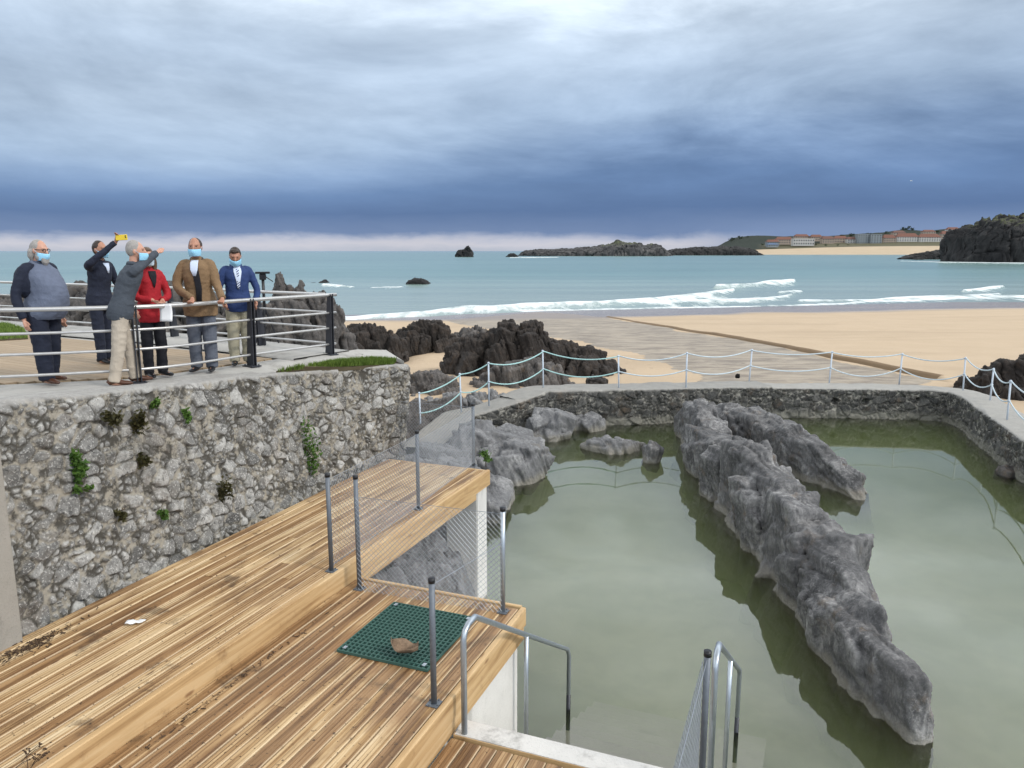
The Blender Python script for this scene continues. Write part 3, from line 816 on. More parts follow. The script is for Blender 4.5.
# rounded corner and the return that runs back towards the sea
rd = np.array([-0.86, 0.51, 0])
tc = tops[-1]
tops += [tc + np.array([0.12, 0.14, -0.02]), tc + np.array([0.12, 0.34, -0.03]), tc + rd * 1.2 + np.array([0.05, 0.5, 0.0]), tc + rd * 5 + np.array([0, .5, 0.0])]
bases += [b1 + np.array([0.10, 0.02, 0]), b1 + np.array([0.16, 0.25, 0]), b1 + rd * 1.2 + np.array([0.1, 0.5, 0]), b1 + rd * 5 + np.array([0.1, 0.5, 0])]
bases = [np.array([p[0], p[1], 0.9]) for p in bases]
def xm(s, k, q):
    return 0.5 * sstep(0.34, 0.26, s + 0.03 * fbm(q * 2, 2, 3)) * sstep(0.10, 0.2, s) + 0.28 * sstep(0.0, 0.5, fbm(q * 0.8, 3, 31) + 0.1)
RW, RWT, RWN = masonry('retaining_wall', tops, bases, 'rubble_stone', 'tall grey rubble stone retaining wall carrying the promenade behind the wooden decks',
                       thick=0.35, res=0.0125, cell=0.165, bulge=0.042, seed=4, back=1.2, extra_mortar=xm, capw=0.6)

# pool walls
mA = [at(436, 451, 0.15), at(475, 416, 0.60), at(520, 402, 0.92), at(551, 391.5, 1.10)]
mB = [at(549, 391.5, 1.10), at(640, 389.5, 1.10), at(772, 387, 1.05)]
mC = [at(771, 388.5, 0.95), at(850, 389, 0.95), at(925, 390.5, 0.95), at(948, 392, 0.95), at(962, 397, 0.95), at(990, 417, 0.95), at(1024, 441, 0.95), np.array([11.6, 13.0, 0.95]), np.array([11.2, 3.0, 0.95])]
def drop(pts, z): return [np.array([p[0], p[1], z]) for p in pts]
mAB = mA[:-1] + [at(548, 391.8, 1.09)] + mB[1:]
masonry('pool_wall', mAB, drop(mAB, -0.9), 'pool_stone', 'dark stone pool wall that climbs from the deck end and runs along the left half of the back', thick=1.05, res=0.027, cell=0.25, seed=23, back=0.9, tide=1.0, bulge=0.07, capw=0.6)
masonry('pool_wall', mC, drop(mC, -0.9), 'pool_stone', 'long stone pool wall that curves round the right hand back corner', thick=0.95, res=0.027, cell=0.26, seed=25, capw=0.75, back=0.9, tide=1.0, bulge=0.06,
        holes=((2.05, 1.45, 0.13), (3.0, 1.45, 0.13), (4.6, 1.55, 0.08)))

# ------------------------------------------------------------------ rocks
def fracture(P, N, scale, amp, seed, aniso=(1, 1, 1), spiky=0.0):
    """offset of a fractured rock surface: tilted blocks, cracks, grain"""
    Q = P / scale * np.array(aniso)
    Q = Q + 0.16 * np.stack([fbm(Q * 1.3, 3, seed + 41), fbm(Q * 1.3 + 7, 3, seed + 42), fbm(Q * 1.3 + 13, 3, seed + 43)], -1)
    F1, F2, ID, D = worley(Q, seed)
    tl = np.stack([rnd(ID, 1), rnd(ID, 2), rnd(ID, 3)], -1) - 0.5
    o = (rnd(ID, 4) - 0.5) * 0.9 + (D * tl).sum(-1) * 1.6
    cr = np.exp(-((F2 - F1) / 0.045) ** 2)
    G1, G2, I2, E = worley(Q * 2.6 + 5, seed + 9)
    t2 = np.stack([rnd(I2, 1), rnd(I2, 2), rnd(I2, 3)], -1) - 0.5
    o2 = (rnd(I2, 4) - 0.5) * 0.8 + (E * t2).sum(-1) * 1.6
    c2 = np.exp(-((G2 - G1) / 0.05) ** 2)
    r = fbm(Q * 3.0, 5, seed + 4, 0.55, True)
    H1, H2, I3, E3 = worley(Q * 6.3 + 3, seed + 19)
    t3 = np.stack([rnd(I3, 1), rnd(I3, 2), rnd(I3, 3)], -1) - 0.5
    o3 = (rnd(I3, 4) - 0.5) * 0.8 + (E3 * t3).sum(-1) * 1.6
    off = amp * (o * 0.66 - cr * 0.55 + o2 * 0.24 - c2 * 0.09 + o3 * 0.10 + r * 0.20 + 0.30 * fbm(Q * 0.7, 2, seed + 6) + 0.06 * fbm(Q * 14, 3, seed + 8, 0.6, True))
    return off, np.clip(cr * 0.8 + c2 * 0.35, 0, 1)

def jointed(P, seed, size, amp, dirs=((0.93, 0.12, 0.34), (-0.10, 0.99, 0.10), (-0.30, -0.05, 0.95))):
    """rock broken along three sets of joints: flat faced blocks, sharp steps, thin clefts"""
    wv = np.stack([fbm(P * 0.8, 3, seed + 1), fbm(P * 0.8 + 5, 3, seed + 2), fbm(P * 0.8 + 11, 3, seed + 3)], -1) * 0.16
    wv = wv + np.stack([fbm(P * 4, 3, seed + 4), fbm(P * 4 + 5, 3, seed + 5), fbm(P * 4 + 11, 3, seed + 6)], -1) * 0.03
    Q = P + wv
    tot = 0.0; crk = 0.0
    for lev, (sc, am) in enumerate(((1.0, 1.0), (0.41, 0.27))):
        d = np.array(dirs); z0 = np.zeros(P.shape[:-1], np.int64)
        a = Q @ d[0] / (size[0] * sc); i = np.floor(a).astype(np.int64)
        b = Q @ d[1] / (size[1] * sc) + _h(i, z0, z0, seed + 7) * 3; j = np.floor(b * (0.7 + 0.6 * _h(i, z0, z0, seed + 17))).astype(np.int64)
        bf = b * (0.7 + 0.6 * _h(i, z0, z0, seed + 17))
        e = Q @ d[2] / (size[2] * sc) + _h(i, j, z0, seed + 9) * 3; k = np.floor(e).astype(np.int64)
        fa, fb, fe = a - i, bf - j, e - k
        r = lambda q: _h(i, j, k, seed + 20 + q) - 0.5
        o = r(0) * 1.0 + (fa - .5) * r(1) * 0.9 + (fb - .5) * r(2) * 1.1 + (fe - .5) * r(3) * 1.1
        dist = np.minimum(np.minimum(np.minimum(fa, 1 - fa) * size[0], np.minimum(fb, 1 - fb) * size[1]), np.minimum(fe, 1 - fe) * size[2] * 1.6) * sc
        open_ = np.exp(-(dist / 0.022) ** 2) * (0.3 + 0.7 * (fbm(P * 1.1, 2, seed + 30) > -0.1))
        tot = tot + am * (o - 0.35 * open_); crk = np.maximum(crk, open_ * (0.9 if lev == 0 else 0.5))
    g_ = fbm(P * [5, 5, 2.5], 5, seed + 33, 0.58, True)
    return amp * (tot + 0.11 * g_ + 0.035 * fbm(P * 16, 3, seed + 34, 0.6, True)), crk

def block_rock(name, blocks, mat, label, seed, voxel=0.03, cat='rock', grain=0.03, lay=(0.93, 0.12, 0.34), smooth_it=1, taper=0.0):
    """rock built of interlocking convex slabs (centre, size, rotation matrix, top slant), fused and weathered"""
    rs = np.random.RandomState(seed); V = []; F = []
    for (c, size, M) in blocks:
        bm = bmesh.new()
        for sx in (-1, 1):
            for sy in (-1, 1):
                for sz in (-1, 1):
                    q = np.array([sx, sy, sz]) * np.array(size) / 2 * (1 - rs.rand(3) * np.array([.34, .34, .20]))
                    if sz > 0 and taper: q[:2] *= 1 - taper * rs.rand()
                    bm.verts.new(tuple(M @ q + c))
        for _ in range(5):
            q = rs.normal(0, 1, 3); q /= np.abs(q).max()
            bm.verts.new(tuple(M @ (q * np.array(size) / 2 * 0.92) + c))
        r = bmesh.ops.convex_hull(bm, input=bm.verts[:])
        dead = [g_ for g_ in r['geom_interior'] if isinstance(g_, bmesh.types.BMVert)]
        if dead: bmesh.ops.delete(bm, geom=dead, context='VERTS')
        bmesh.ops.recalc_face_normals(bm, faces=bm.faces)
        bm.verts.index_update(); o = len(V)
        V += [tuple(v.co) for v in bm.verts]; F += [tuple(o + v.index for v in f.verts) for f in bm.faces]
        bm.free()
    me = bpy.data.meshes.new('tmp'); me.from_pydata(V, [], F); me.update()
    ob = bpy.data.objects.new('tmp', me); COL.objects.link(ob)
    r = ob.modifiers.new('r', 'REMESH'); r.mode = 'VOXEL'; r.voxel_size = voxel
    m = ob.modifiers.new('s', 'SMOOTH'); m.factor = 0.5; m.iterations = smooth_it
    out = bpy.data.meshes.new_from_object(ob.evaluated_get(bpy.context.evaluated_depsgraph_get()))
    bpy.data.objects.remove(ob); bpy.data.meshes.remove(me)
    n = len(out.vertices)
    co = np.zeros(n * 3); out.vertices.foreach_get('co', co); co = co.reshape(-1, 3)
    no = np.zeros(n * 3); out.vertex_normals.foreach_get('vector', no); no = no.reshape(-1, 3)
    ed = np.zeros(len(out.edges) * 2, np.int32); out.edges.foreach_get('vertices', ed); ed = ed.reshape(-1, 2)
    def nb(a):
        s_ = np.zeros(a.shape); k = np.zeros(n)
        np.add.at(s_, ed[:, 0], a[ed[:, 1]]); np.add.at(s_, ed[:, 1], a[ed[:, 0]])
        np.add.at(k, ed.ravel(), 1.0)
        return s_ / np.maximum(k, 1).reshape((-1,) + (1,) * (a.ndim - 1))
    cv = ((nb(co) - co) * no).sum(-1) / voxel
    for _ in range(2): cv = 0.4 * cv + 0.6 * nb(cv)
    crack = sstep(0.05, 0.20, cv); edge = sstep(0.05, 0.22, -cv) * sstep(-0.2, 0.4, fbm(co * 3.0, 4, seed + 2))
    g1 = fbm(co * [2.6, 2.6, 1.6] + seed, 4, seed + 3)
    g2 = fbm(co * [9, 9, 5] + seed, 4, seed + 4, 0.55, True)
    cl = co @ np.array(lay) + 0.10 * fbm(co * 0.9, 3, seed + 5)
    ly = fbm(np.stack([cl * 11, cl * 0 + co[:, 1] * 0.5, co[:, 2] * 0.5], -1), 3, seed + 6, 0.6, True)
    pit = fbm(co * 21, 3, seed + 8, 0.6, True)
    co = co + no * (grain * (0.30 * g1 + 0.42 * g2 + 1.15 * ly + 0.26 * pit))[:, None]
    out.vertices.foreach_set('co', co.ravel())
    out.name = name; out.materials.clear(); out.materials.append(MAT[mat])
    out.polygons.foreach_set('use_smooth', [True] * len(out.polygons))
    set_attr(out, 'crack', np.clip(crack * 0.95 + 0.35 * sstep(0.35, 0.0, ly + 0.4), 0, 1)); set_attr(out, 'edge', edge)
    out.update()
    return tag(link(bpy.data.objects.new(name, out)), label, cat)

def rotm(ax, ay, az): return np.array(Matrix.Rotation(az, 3, 'Z') @ Matrix.Rotation(ay, 3, 'Y') @ Matrix.Rotation(ax, 3, 'X'))

def slab_ridge(label, spine, seed, step=0.19, mat='pool_rock', zb=-0.9, voxel=0.03):
    """en echelon slabs standing along a spine of (x, y, half width, height)"""
    A = np.array(spine, float); rs = np.random.RandomState(seed)
    L = np.concatenate([[0], np.cumsum(np.linalg.norm(np.diff(A[:, :2], axis=0), axis=1))])
    bl = []; s_ = 0.05
    while s_ < L[-1]:
        x, y, w, h = [np.interp(s_, L, A[:, k]) for k in range(4)]
        i = min(np.searchsorted(L, s_, 'right') - 1, len(A) - 2); t = A[i + 1, :2] - A[i, :2]; t /= np.linalg.norm(t)
        az0 = math.atan2(-t[0], t[1])
        lat = rs.uniform(-0.55, 0.55)
        hh = h * (1.12 - 0.55 * abs(lat) ** 1.3) * rs.uniform(0.76, 1.12)
        sx = w * rs.uniform(0.75, 1.2); sy = rs.uniform(0.45, 1.15) * (0.55 + 0.45 * w / 0.6)
        top = hh; ht = top - zb
        c = np.array([x + t[1] * lat * w, y - t[0] * lat * w, zb + ht / 2])
        lean = -0.16 * lat + rs.normal(0.05, 0.10)
        bl.append((c, (sx, sy, ht * 1.06), rotm(rs.normal(0.05, 0.20), lean * -1.0, az0 + rs.normal(0.10, 0.24))))
        s_ += step * rs.uniform(0.6, 1.4)
    # long inner slabs that hold the ridge together
    s_ = 0.5
    while s_ < L[-1] - 0.3:
        x, y, w, h = [np.interp(s_, L, A[:, k]) for k in range(4)]; hh = h * rs.uniform(.95, 1.12); lat = rs.uniform(-.2, .3)
        bl.append((np.array([x + lat * w, y, zb + (hh - zb) / 2]), (w * rs.uniform(1.15, 1.5), rs.uniform(2.0, 3.2), hh - zb), rotm(rs.normal(0, .06), rs.normal(-.02, .06), rs.normal(0.06, .08))))
        s_ += 0.75
    # low plinth slabs at the water
    for k in range(int(L[-1] / 0.45)):
        s_ = rs.uniform(0.1, L[-1] - .1); x, y, w, h = [np.interp(s_, L, A[:, k2]) for k2 in range(4)]
        sd = rs.choice((-1, 1)); bl.append((np.array([x + sd * w * 0.75, y, -0.35]), (w * 0.7, rs.uniform(.5, 1.1), 0.7 + h * rs.uniform(.1, .8)), rotm(rs.normal(0, .15), -sd * 0.25, rs.normal(0, .2))))
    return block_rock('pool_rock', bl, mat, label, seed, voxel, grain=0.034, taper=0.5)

def cluster_rock(name, c, size, mat, label, seed, n=14, voxel=0.03, tilt=0.35):
    """boulder of a few interlocking blocks inside an ellipsoid"""
    rs = np.random.RandomState(seed); bl = []; S = np.array(size)
    dip = rs.normal(0, .25, 2)
    for k in range(n):
        q = rs.normal(0, 1, 3); q /= np.linalg.norm(q); q *= rs.rand() ** 0.5 * 0.62
        sz = S * 2 * np.array([rs.uniform(.35, .62), rs.uniform(.35, .62), rs.uniform(.5, .85)]) * (1.15 - 0.45 * abs(q[2]))
        bl.append((np.array(c) + q * S, tuple(sz), rotm(dip[0] + rs.normal(0, tilt * .5), dip[1] + rs.normal(0, tilt * .5), rs.uniform(0, 3.14))))
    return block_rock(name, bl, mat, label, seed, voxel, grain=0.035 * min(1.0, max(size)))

def crag(name, prof, y, depth, zb, mat, label, seed, n=70, voxel=0.036, grain=0.06, width=(0.32, 0.85)):
    """jagged outcrop of tilted blocks under a skyline given by picture points at distance y"""
    rs = np.random.RandomState(seed); pts = np.array([aty(u, v, y) for u, v in prof]); bl = []
    x0, x1 = pts[0, 0], pts[-1, 0]
    for k in range(n):
        x = x0 + (x1 - x0) * (k + rs.rand()) / n
        zt = np.interp(x, pts[:, 0], pts[:, 2]); d = rs.uniform(-1, 1) if k % 2 else rs.uniform(-.2, .2)
        bs = zt - zb; ht = bs + 0.06 - min(bs, 1.7) * (1 - (1 - 0.55 * abs(d) ** 1.2) * rs.uniform(0.80, 1.10) * 1.06)
        if ht < 0.05: continue
        w = rs.uniform(*width) * min(1.0, 0.35 + ht / 1.6)
        e = min(x - x0, x1 - x) / (x1 - x0)
        c = np.array([x, y + d * depth * 0.42 * min(1, .4 + e * 5), zb - 0.15 + ht / 2])
        bl.append((c, (w, w * rs.uniform(.7, 1.3), ht + 0.35), rotm(rs.normal(0, .24) * min(1, .9 / ht), rs.normal(0.05, .26) * min(1, .9 / ht), rs.uniform(0, 3.14))))
    return block_rock(name, bl, mat, label, seed, voxel, grain=grain, taper=0.75)

def boulder(name, c, size, mat, label, seed, amp=0.22, sub=5, scale=None, rz=0.0, boxy=0.75, aniso=(1, 1, 1), cat='rock', group=None, parent=None, spike=0.0):
    bm = bmesh.new(); bmesh.ops.create_icosphere(bm, subdivisions=sub, radius=1)
    n = np.array([v.co for v in bm.verts]); F = [tuple(v.index for v in f.verts) for f in bm.faces]; bm.free()
    n = np.sign(n) * np.abs(n) ** boxy
    P = n * np.array(size)
    N = P / np.array(size) ** 2; N /= np.linalg.norm(N, axis=1)[:, None]
    sc = scale or max(size) * 0.7
    sj = max(size)
    off, cr = jointed(P + seed * 3.7, seed, (0.33 * sj, 0.55 * sj, 0.5 * sj), amp * min(size) * 1.9)
    P = P + N * off[:, None]
    if spike:
        up = np.clip(N[:, 2], 0, 1)
        P[:, 2] += spike * up * np.clip(fbm((P + seed) * [3.0, 3.0, 0.8] / sc, 5, seed + 3, 0.55, True) + 0.2, 0, 1)
    P = P @ rotz(rz).T + np.array(c)
    o = obj(name, P, F, mat, parent, True, {'crack': cr})
    return tag(o, label, cat, group)

def massif(name, prof, y, depth, zb, mat, label, seed, amp=0.3, scale=1.5, aniso=(1, 1, 1), n=160, m=60, shape=0.5, cat='rock', group=None, spike=0.0, front=1.0, smooth=True, kind=None):
    """a rock whose skyline follows picture points at distance y and that has real depth"""
    pts = np.array([aty(u, v, y) for u, v in prof])
    xs = np.linspace(pts[0, 0], pts[-1, 0], n)
    zt = np.interp(xs, pts[:, 0], pts[:, 2])
    h = np.maximum(zt - zb, 0.0)
    a = np.linspace(0, 1, m)
    taper = np.clip(np.minimum(xs - xs[0], xs[-1] - xs) / (0.12 * (xs[-1] - xs[0])), 0.15, 1) ** 0.5
    ang = a * PI
    P = np.zeros((n, m, 3))
    cy = -np.cos(ang); sz = np.sin(ang) ** shape
    wid = taper * depth / 2
    P[..., 0] = xs[:, None]
    P[..., 1] = y + cy[None] * wid[:, None] * np.where(cy < 0, front, 1.0)[None]
    P[..., 2] = zb + h[:, None] * sz[None]
    N = np.stack([np.zeros((n, m)), np.repeat(cy[None], n, 0) * 1.0, np.repeat(np.sin(ang)[None], n, 0)], -1)
    N /= np.linalg.norm(N, axis=-1)[..., None]
    off, cr = fracture(P + seed * 1.7, N, scale, amp, seed, aniso)
    lo = np.clip(h[:, None] / (amp * 2 + 1e-6), 0.1, 1)
    P = P + N * (off * lo)[..., None]
    P[..., 0] += (fbm(P / scale * 1.7, 4, seed + 50) * amp * 0.7)
    if spike:
        P[..., 2] += spike * sz[None] * lo * (fbm(P * [2.2, 2.2, 0.6] / scale, 5, seed + 3, 0.6, True) - 0.1)
    top = np.clip((P[..., 2] - zb) / (h.max() + 1e-6), 0, 1) * np.clip(np.gradient(P[..., 1], axis=1) / (np.abs(np.gradient(P[..., 2], axis=1)) + np.abs(np.gradient(P[..., 1], axis=1)) + 1e-6), 0, 1) ** 0.5
    o = grid(name, P, mat, None, smooth, {'crack': cr, 'top': top}, flip=False)
    return tag(o, label, cat, group, kind)

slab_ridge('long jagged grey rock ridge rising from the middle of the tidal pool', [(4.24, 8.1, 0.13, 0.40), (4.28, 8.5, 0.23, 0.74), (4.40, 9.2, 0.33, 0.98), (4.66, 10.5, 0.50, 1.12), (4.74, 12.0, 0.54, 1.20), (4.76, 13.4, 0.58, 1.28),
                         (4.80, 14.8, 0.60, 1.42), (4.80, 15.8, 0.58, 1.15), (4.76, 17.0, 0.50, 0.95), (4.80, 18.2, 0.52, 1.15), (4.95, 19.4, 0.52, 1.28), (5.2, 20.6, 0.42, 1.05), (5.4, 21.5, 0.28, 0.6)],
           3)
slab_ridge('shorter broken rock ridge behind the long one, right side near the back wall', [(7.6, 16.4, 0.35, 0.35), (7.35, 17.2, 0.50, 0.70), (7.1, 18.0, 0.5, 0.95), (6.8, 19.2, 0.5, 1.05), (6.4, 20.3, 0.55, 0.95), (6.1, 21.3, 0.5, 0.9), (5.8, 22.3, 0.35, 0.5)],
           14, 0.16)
W0 = lambda u, v, z=0.0: at(u, v, z)
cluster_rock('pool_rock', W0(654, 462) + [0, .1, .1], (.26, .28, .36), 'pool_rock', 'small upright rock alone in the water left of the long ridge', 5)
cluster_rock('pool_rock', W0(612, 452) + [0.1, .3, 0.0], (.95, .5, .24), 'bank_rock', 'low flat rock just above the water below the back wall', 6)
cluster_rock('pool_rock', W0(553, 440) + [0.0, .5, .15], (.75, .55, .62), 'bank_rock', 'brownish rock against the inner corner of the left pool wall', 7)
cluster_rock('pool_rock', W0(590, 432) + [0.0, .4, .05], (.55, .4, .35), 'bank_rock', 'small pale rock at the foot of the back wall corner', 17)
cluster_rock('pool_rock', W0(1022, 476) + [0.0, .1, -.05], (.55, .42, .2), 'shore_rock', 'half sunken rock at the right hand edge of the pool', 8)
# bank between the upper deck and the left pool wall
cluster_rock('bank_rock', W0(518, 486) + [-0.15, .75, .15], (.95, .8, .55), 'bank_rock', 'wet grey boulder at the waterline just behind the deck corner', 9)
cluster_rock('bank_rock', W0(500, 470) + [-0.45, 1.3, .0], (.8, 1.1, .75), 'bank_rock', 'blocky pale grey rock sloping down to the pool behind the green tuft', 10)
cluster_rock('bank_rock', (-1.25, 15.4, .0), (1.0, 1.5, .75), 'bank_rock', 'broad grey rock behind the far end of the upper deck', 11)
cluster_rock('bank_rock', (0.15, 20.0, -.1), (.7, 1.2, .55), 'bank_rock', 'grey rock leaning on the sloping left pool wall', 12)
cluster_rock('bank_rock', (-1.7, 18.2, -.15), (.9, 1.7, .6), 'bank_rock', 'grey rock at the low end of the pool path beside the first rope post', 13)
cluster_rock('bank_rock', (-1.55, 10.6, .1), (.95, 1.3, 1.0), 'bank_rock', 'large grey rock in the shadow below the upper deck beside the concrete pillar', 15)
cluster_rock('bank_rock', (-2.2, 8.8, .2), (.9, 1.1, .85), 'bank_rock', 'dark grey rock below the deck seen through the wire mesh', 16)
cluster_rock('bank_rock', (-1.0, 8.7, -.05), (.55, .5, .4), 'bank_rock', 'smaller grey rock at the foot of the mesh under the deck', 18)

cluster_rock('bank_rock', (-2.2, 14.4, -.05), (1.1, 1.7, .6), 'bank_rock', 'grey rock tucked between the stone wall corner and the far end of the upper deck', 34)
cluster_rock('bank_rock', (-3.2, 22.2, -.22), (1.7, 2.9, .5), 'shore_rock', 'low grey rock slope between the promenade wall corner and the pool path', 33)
# rocks on the beach
crag('beach_rock', [(446, 378), (452, 352), (462, 343), (476, 339), (490, 337), (497, 325), (505, 320), (513, 329), (518, 338), (526, 327), (534, 322), (541, 332), (547, 342), (562, 341), (578, 346), (592, 352), (606, 360), (620, 369)], 32.5, 3.6, -0.05, 'dark_rock', 'big dark jagged rock with two horns on the sand beyond the pool', 2, 240)
crag('beach_rock', [(332, 362), (338, 340), (350, 330), (365, 328), (382, 329), (394, 339), (402, 356)], 38, 4.5, -0.9, 'dark_rock', 'dark low rock beside the corner of the promenade', 4, 130)
crag('beach_rock', [(390, 352), (400, 334), (412, 326), (424, 322), (434, 323), (444, 330), (452, 337), (460, 348)], 42, 4, -0.7, 'dark_rock', 'rounded dark rock between the promenade corner and the horned rock', 6, 130)
massif('beach_rock', [(440, 350), (452, 336), (466, 332), (482, 333), (494, 338), (504, 350)], 46, 3, -0.8, 'shore_rock', 'brown low rock ledge half hidden behind the horned rock', 8, amp=0.6, scale=1.2, n=120, m=60, spike=0.2)
crag('beach_rock', [(472, 394), (482, 376), (505, 364), (530, 362), (555, 366), (570, 378), (580, 394)], 28.5, 2.2, -0.1, 'shore_rock', 'grey brown rock lying in front of the horned rock by the pool wall', 9, 60)
crag('beach_rock', [(404, 402), (410, 382), (424, 374), (440, 376), (452, 386), (460, 404)], 27, 2.4, -0.2, 'shore_rock', 'brown rock on the sand just past the stone wall corner', 10, 60)
crag('beach_rock', [(400, 440), (410, 412), (430, 402), (455, 396), (480, 394), (505, 396), (520, 404), (530, 420)], 25.2, 3.2, -0.3, 'bank_rock', 'grey fissured rock behind the rope fence at the low end of the path', 11, 70)
boulder('beach_rock', at_sand(598, 386) + [0, .4, .1], (.42, .3, .22), 'shore_rock', 'small lone rock on the sand behind the back wall of the pool', 31, 0.25, 4)
boulder('beach_rock', at(742, 380, 1.05) + [0, .5, .05], (.085, .07, .085), 'dark_rock', 'small dark stone standing on top of the back wall', 32, 0.2, 3)
crag('beach_rock', [(962, 400), (972, 386), (982, 376), (996, 367), (1010, 361), (1026, 357), (1060, 352), (1100, 366), (1130, 410)], 26.5, 4.0, -0.1, 'dark_rock', 'dark brown rock outcrop beyond the right hand pool wall', 12, 90)
# coast below the promenade
crag('coast_rock', [(250, 352), (262, 318), (272, 302), (279, 293), (282, 281), (289, 279), (296, 281), (299, 291), (307, 294), (316, 291), (325, 298), (333, 307), (342, 330), (352, 356)], 20, 2.6, -1.6, 'shore_rock', 'craggy grey rock with a square block on top behind the promenade corner', 13, 150, width=(0.26, 0.5))
massif('coast_rock', [(150, 330), (160, 299), (170, 286), (182, 281), (194, 288), (204, 300), (232, 304), (262, 308), (280, 340)], 22, 3.0, -1.6, 'shore_rock', 'grey rocks seen between the people behind the rear railing', 14, amp=0.5, scale=0.9, n=160, m=70, spike=0.1)
massif('coast_rock', [(-160, 330), (-120, 305), (-40, 299), (10, 300), (30, 294), (52, 298), (75, 290), (95, 292), (110, 298), (140, 300), (170, 330)], 24, 3.5, -1.6, 'shore_rock', 'low grey rocks behind the rear railing at the left', 15, amp=0.5, scale=0.9, n=220, m=70, spike=0.1)

# rocks in the sea
def isle(label, prof, y, depth, seed, mat='reef_rock', amp=None, name='sea_rock', cat='rock', group=None, n=120, m=40, shape=0.5, sc=None):
    pts = np.array([aty(u, v, y) for u, v in prof]); h = pts[:, 2].max() - SEA
    return massif(name, prof, y, depth, SEA - 0.3 * h * 0.1, mat, label, seed, amp=amp or h * 0.22, scale=sc or h * 0.6, n=n, m=m, shape=shape, cat=cat, group=group)
isle('black wave washed rock alone in the sea above the dark beach rocks', [(405, 287), (408, 281), (414, 278.5), (421, 278.5), (428, 282), (433, 286)], 160, 5, 3)
isle('small dark rock in the surf, left one of the pair', [(303, 288), (308, 283), (314, 282.5), (318, 287)], 165, 3, 5)
isle('pointed dark rock in the surf, right one of the pair', [(316, 288), (320, 282.5), (325, 279.5), (328, 283), (332, 287.5)], 165, 4, 7)
isle('pyramid shaped sea stack on the horizon, standing alone', [(455, 256), (459, 251), (465, 249), (469, 246), (471, 250), (474, 256)], 900, 14, 8)
isle('tiny low rock on the horizon just left of the island', [(505, 257), (509, 254.2), (514, 253), (519, 257)], 900, 10, 9)
isle('small round rock in the water before the right hand cliff', [(912, 261.5), (916, 257.5), (920, 257.2), (924, 261.5)], 600, 6, 10)
isle('flat dark reef running out from the foot of the cliff', [(900, 258), (915, 254.6), (930, 252), (945, 250), (958, 252), (968, 259)], 640, 22, 11, amp=2.0)
isle('low grey green island with a small knob on its crest', [(517, 257), (522, 252.4), (532, 251), (545, 250.2), (558, 250), (572, 249), (585, 247.8), (597, 246.4), (608, 245.2), (614, 242.8), (618, 241.2), (622, 242.2), (630, 243.2), (640, 244.8), (646, 246.4), (652, 244.6), (658, 245.4), (662, 249), (668, 254), (672, 257)],
     1100, 110, 12, 'island_rock', name='island', cat='island', n=260, m=60, amp=4.0, sc=12)
isle('long dark reef joining the island to the mainland beach', [(655, 257), (662, 252), (680, 249), (700, 247.2), (720, 246.4), (738, 247), (752, 250), (764, 256)], 1250, 60, 13, amp=3.0, name='reef', n=200, sc=10)
massif('headland', [(952, 262), (955, 252), (957, 241), (961, 235), (966, 231.5), (973, 227), (980, 223.5), (992, 220.5), (1004, 221), (1016, 222.6), (1030, 220), (1060, 217), (1100, 214), (1140, 220)], 500, 70, SEA - 1, 'cliff_rock',
       'tall dark cliff with scrub on top at the right edge of the bay', 14, amp=6.0, scale=13, n=320, m=120, shape=0.42, cat='cliff', spike=1.5)
# ------------------------------------------------------------------ far shore and town
def far_land():
    us = np.linspace(655, 1100, 260)
    ridge = np.interp(us, [655, 690, 716, 733, 752, 800, 830, 860, 885, 905, 925, 945, 970, 1000, 1040, 1100],
                      [251, 249.5, 247.0, 238.0, 235.5, 236.5, 236, 233.6, 232, 229.5, 231, 229, 227, 224, 222, 222])
    shel = np.interp(us, [655, 700, 760, 840, 900, 960, 1100], [250.5, 249.5, 247.5, 244.6, 243.6, 243.4, 243])
    btop = np.interp(us, [655, 700, 740, 780, 820, 860, 900, 950, 1100], [252, 251.5, 250.6, 249.3, 248.0, 247.0, 246.5, 246.2, 246])
    rows = []
    for k, (v, y) in enumerate(((255.2 + 0 * us, 1440), (254.2 + 0 * us, 1490), (btop + (254 - btop) * 0.5, 1560), (btop, 1640), (btop - 0.5, 1650), (shel, 1700), (shel * 0.55 + ridge * 0.45, 1830), (ridge + 0.6, 1950), (ridge, 2010), (ridge + 6, 2300))):
        rows.append(np.array([aty(u, vv, y) for u, vv in zip(us, v)]))
    P = np.stack(rows, 1)
    # refine
    k = np.linspace(0, P.shape[1] - 1, 73); i = np.minimum(k.astype(int), P.shape[1] - 2); f = (k - i)[None, :, None]
    Q = P[:, i] * (1 - f) + P[:, i + 1] * f
    land = sstep(3.3, 4.3, k)[None] + 0 * Q[..., 0]
    Q[..., 2] += land * 2.2 * fbm(Q / 26.0, 4, 2) * sstep(6.4, 7.2, k)[None]
    tag(grid('far_shore', Q, 'far_land', None, True, {'land': land, 'wood': np.maximum(sstep(5.2, 5.7, k)[None] + 0 * land, sstep(3.4, 4.0, k)[None] * sstep(772, 755, us)[:, None])}), kind='structure')
    return us, ridge, shel
g = G('far_land'); p = g.pos()
n = g.noise(p, 0.03, 7, 0.65); n2 = g.noise(p, 0.12, 6, 0.7)
c = g.mix(n, (0.40, 0.31, 0.21), (0.50, 0.40, 0.28))
gr = g.mix(n2, (0.06, 0.062, 0.034), (0.14, 0.125, 0.075))
gr = g.mix(g.attr('wood'), gr, g.mix(n2, (0.008, 0.014, 0.010), (0.026, 0.034, 0.022)))
lm = g.ss(g.add(g.attr('land'), g.mul(g.sub(n, 0.5), 0.5)), 0.3, 0.6)
MAT['far_land'] = g.fin(g.mix(lm, c, gr), 0.9, g.bump(n2, 0.6, 3.0), 0, 0.2)
far_land()

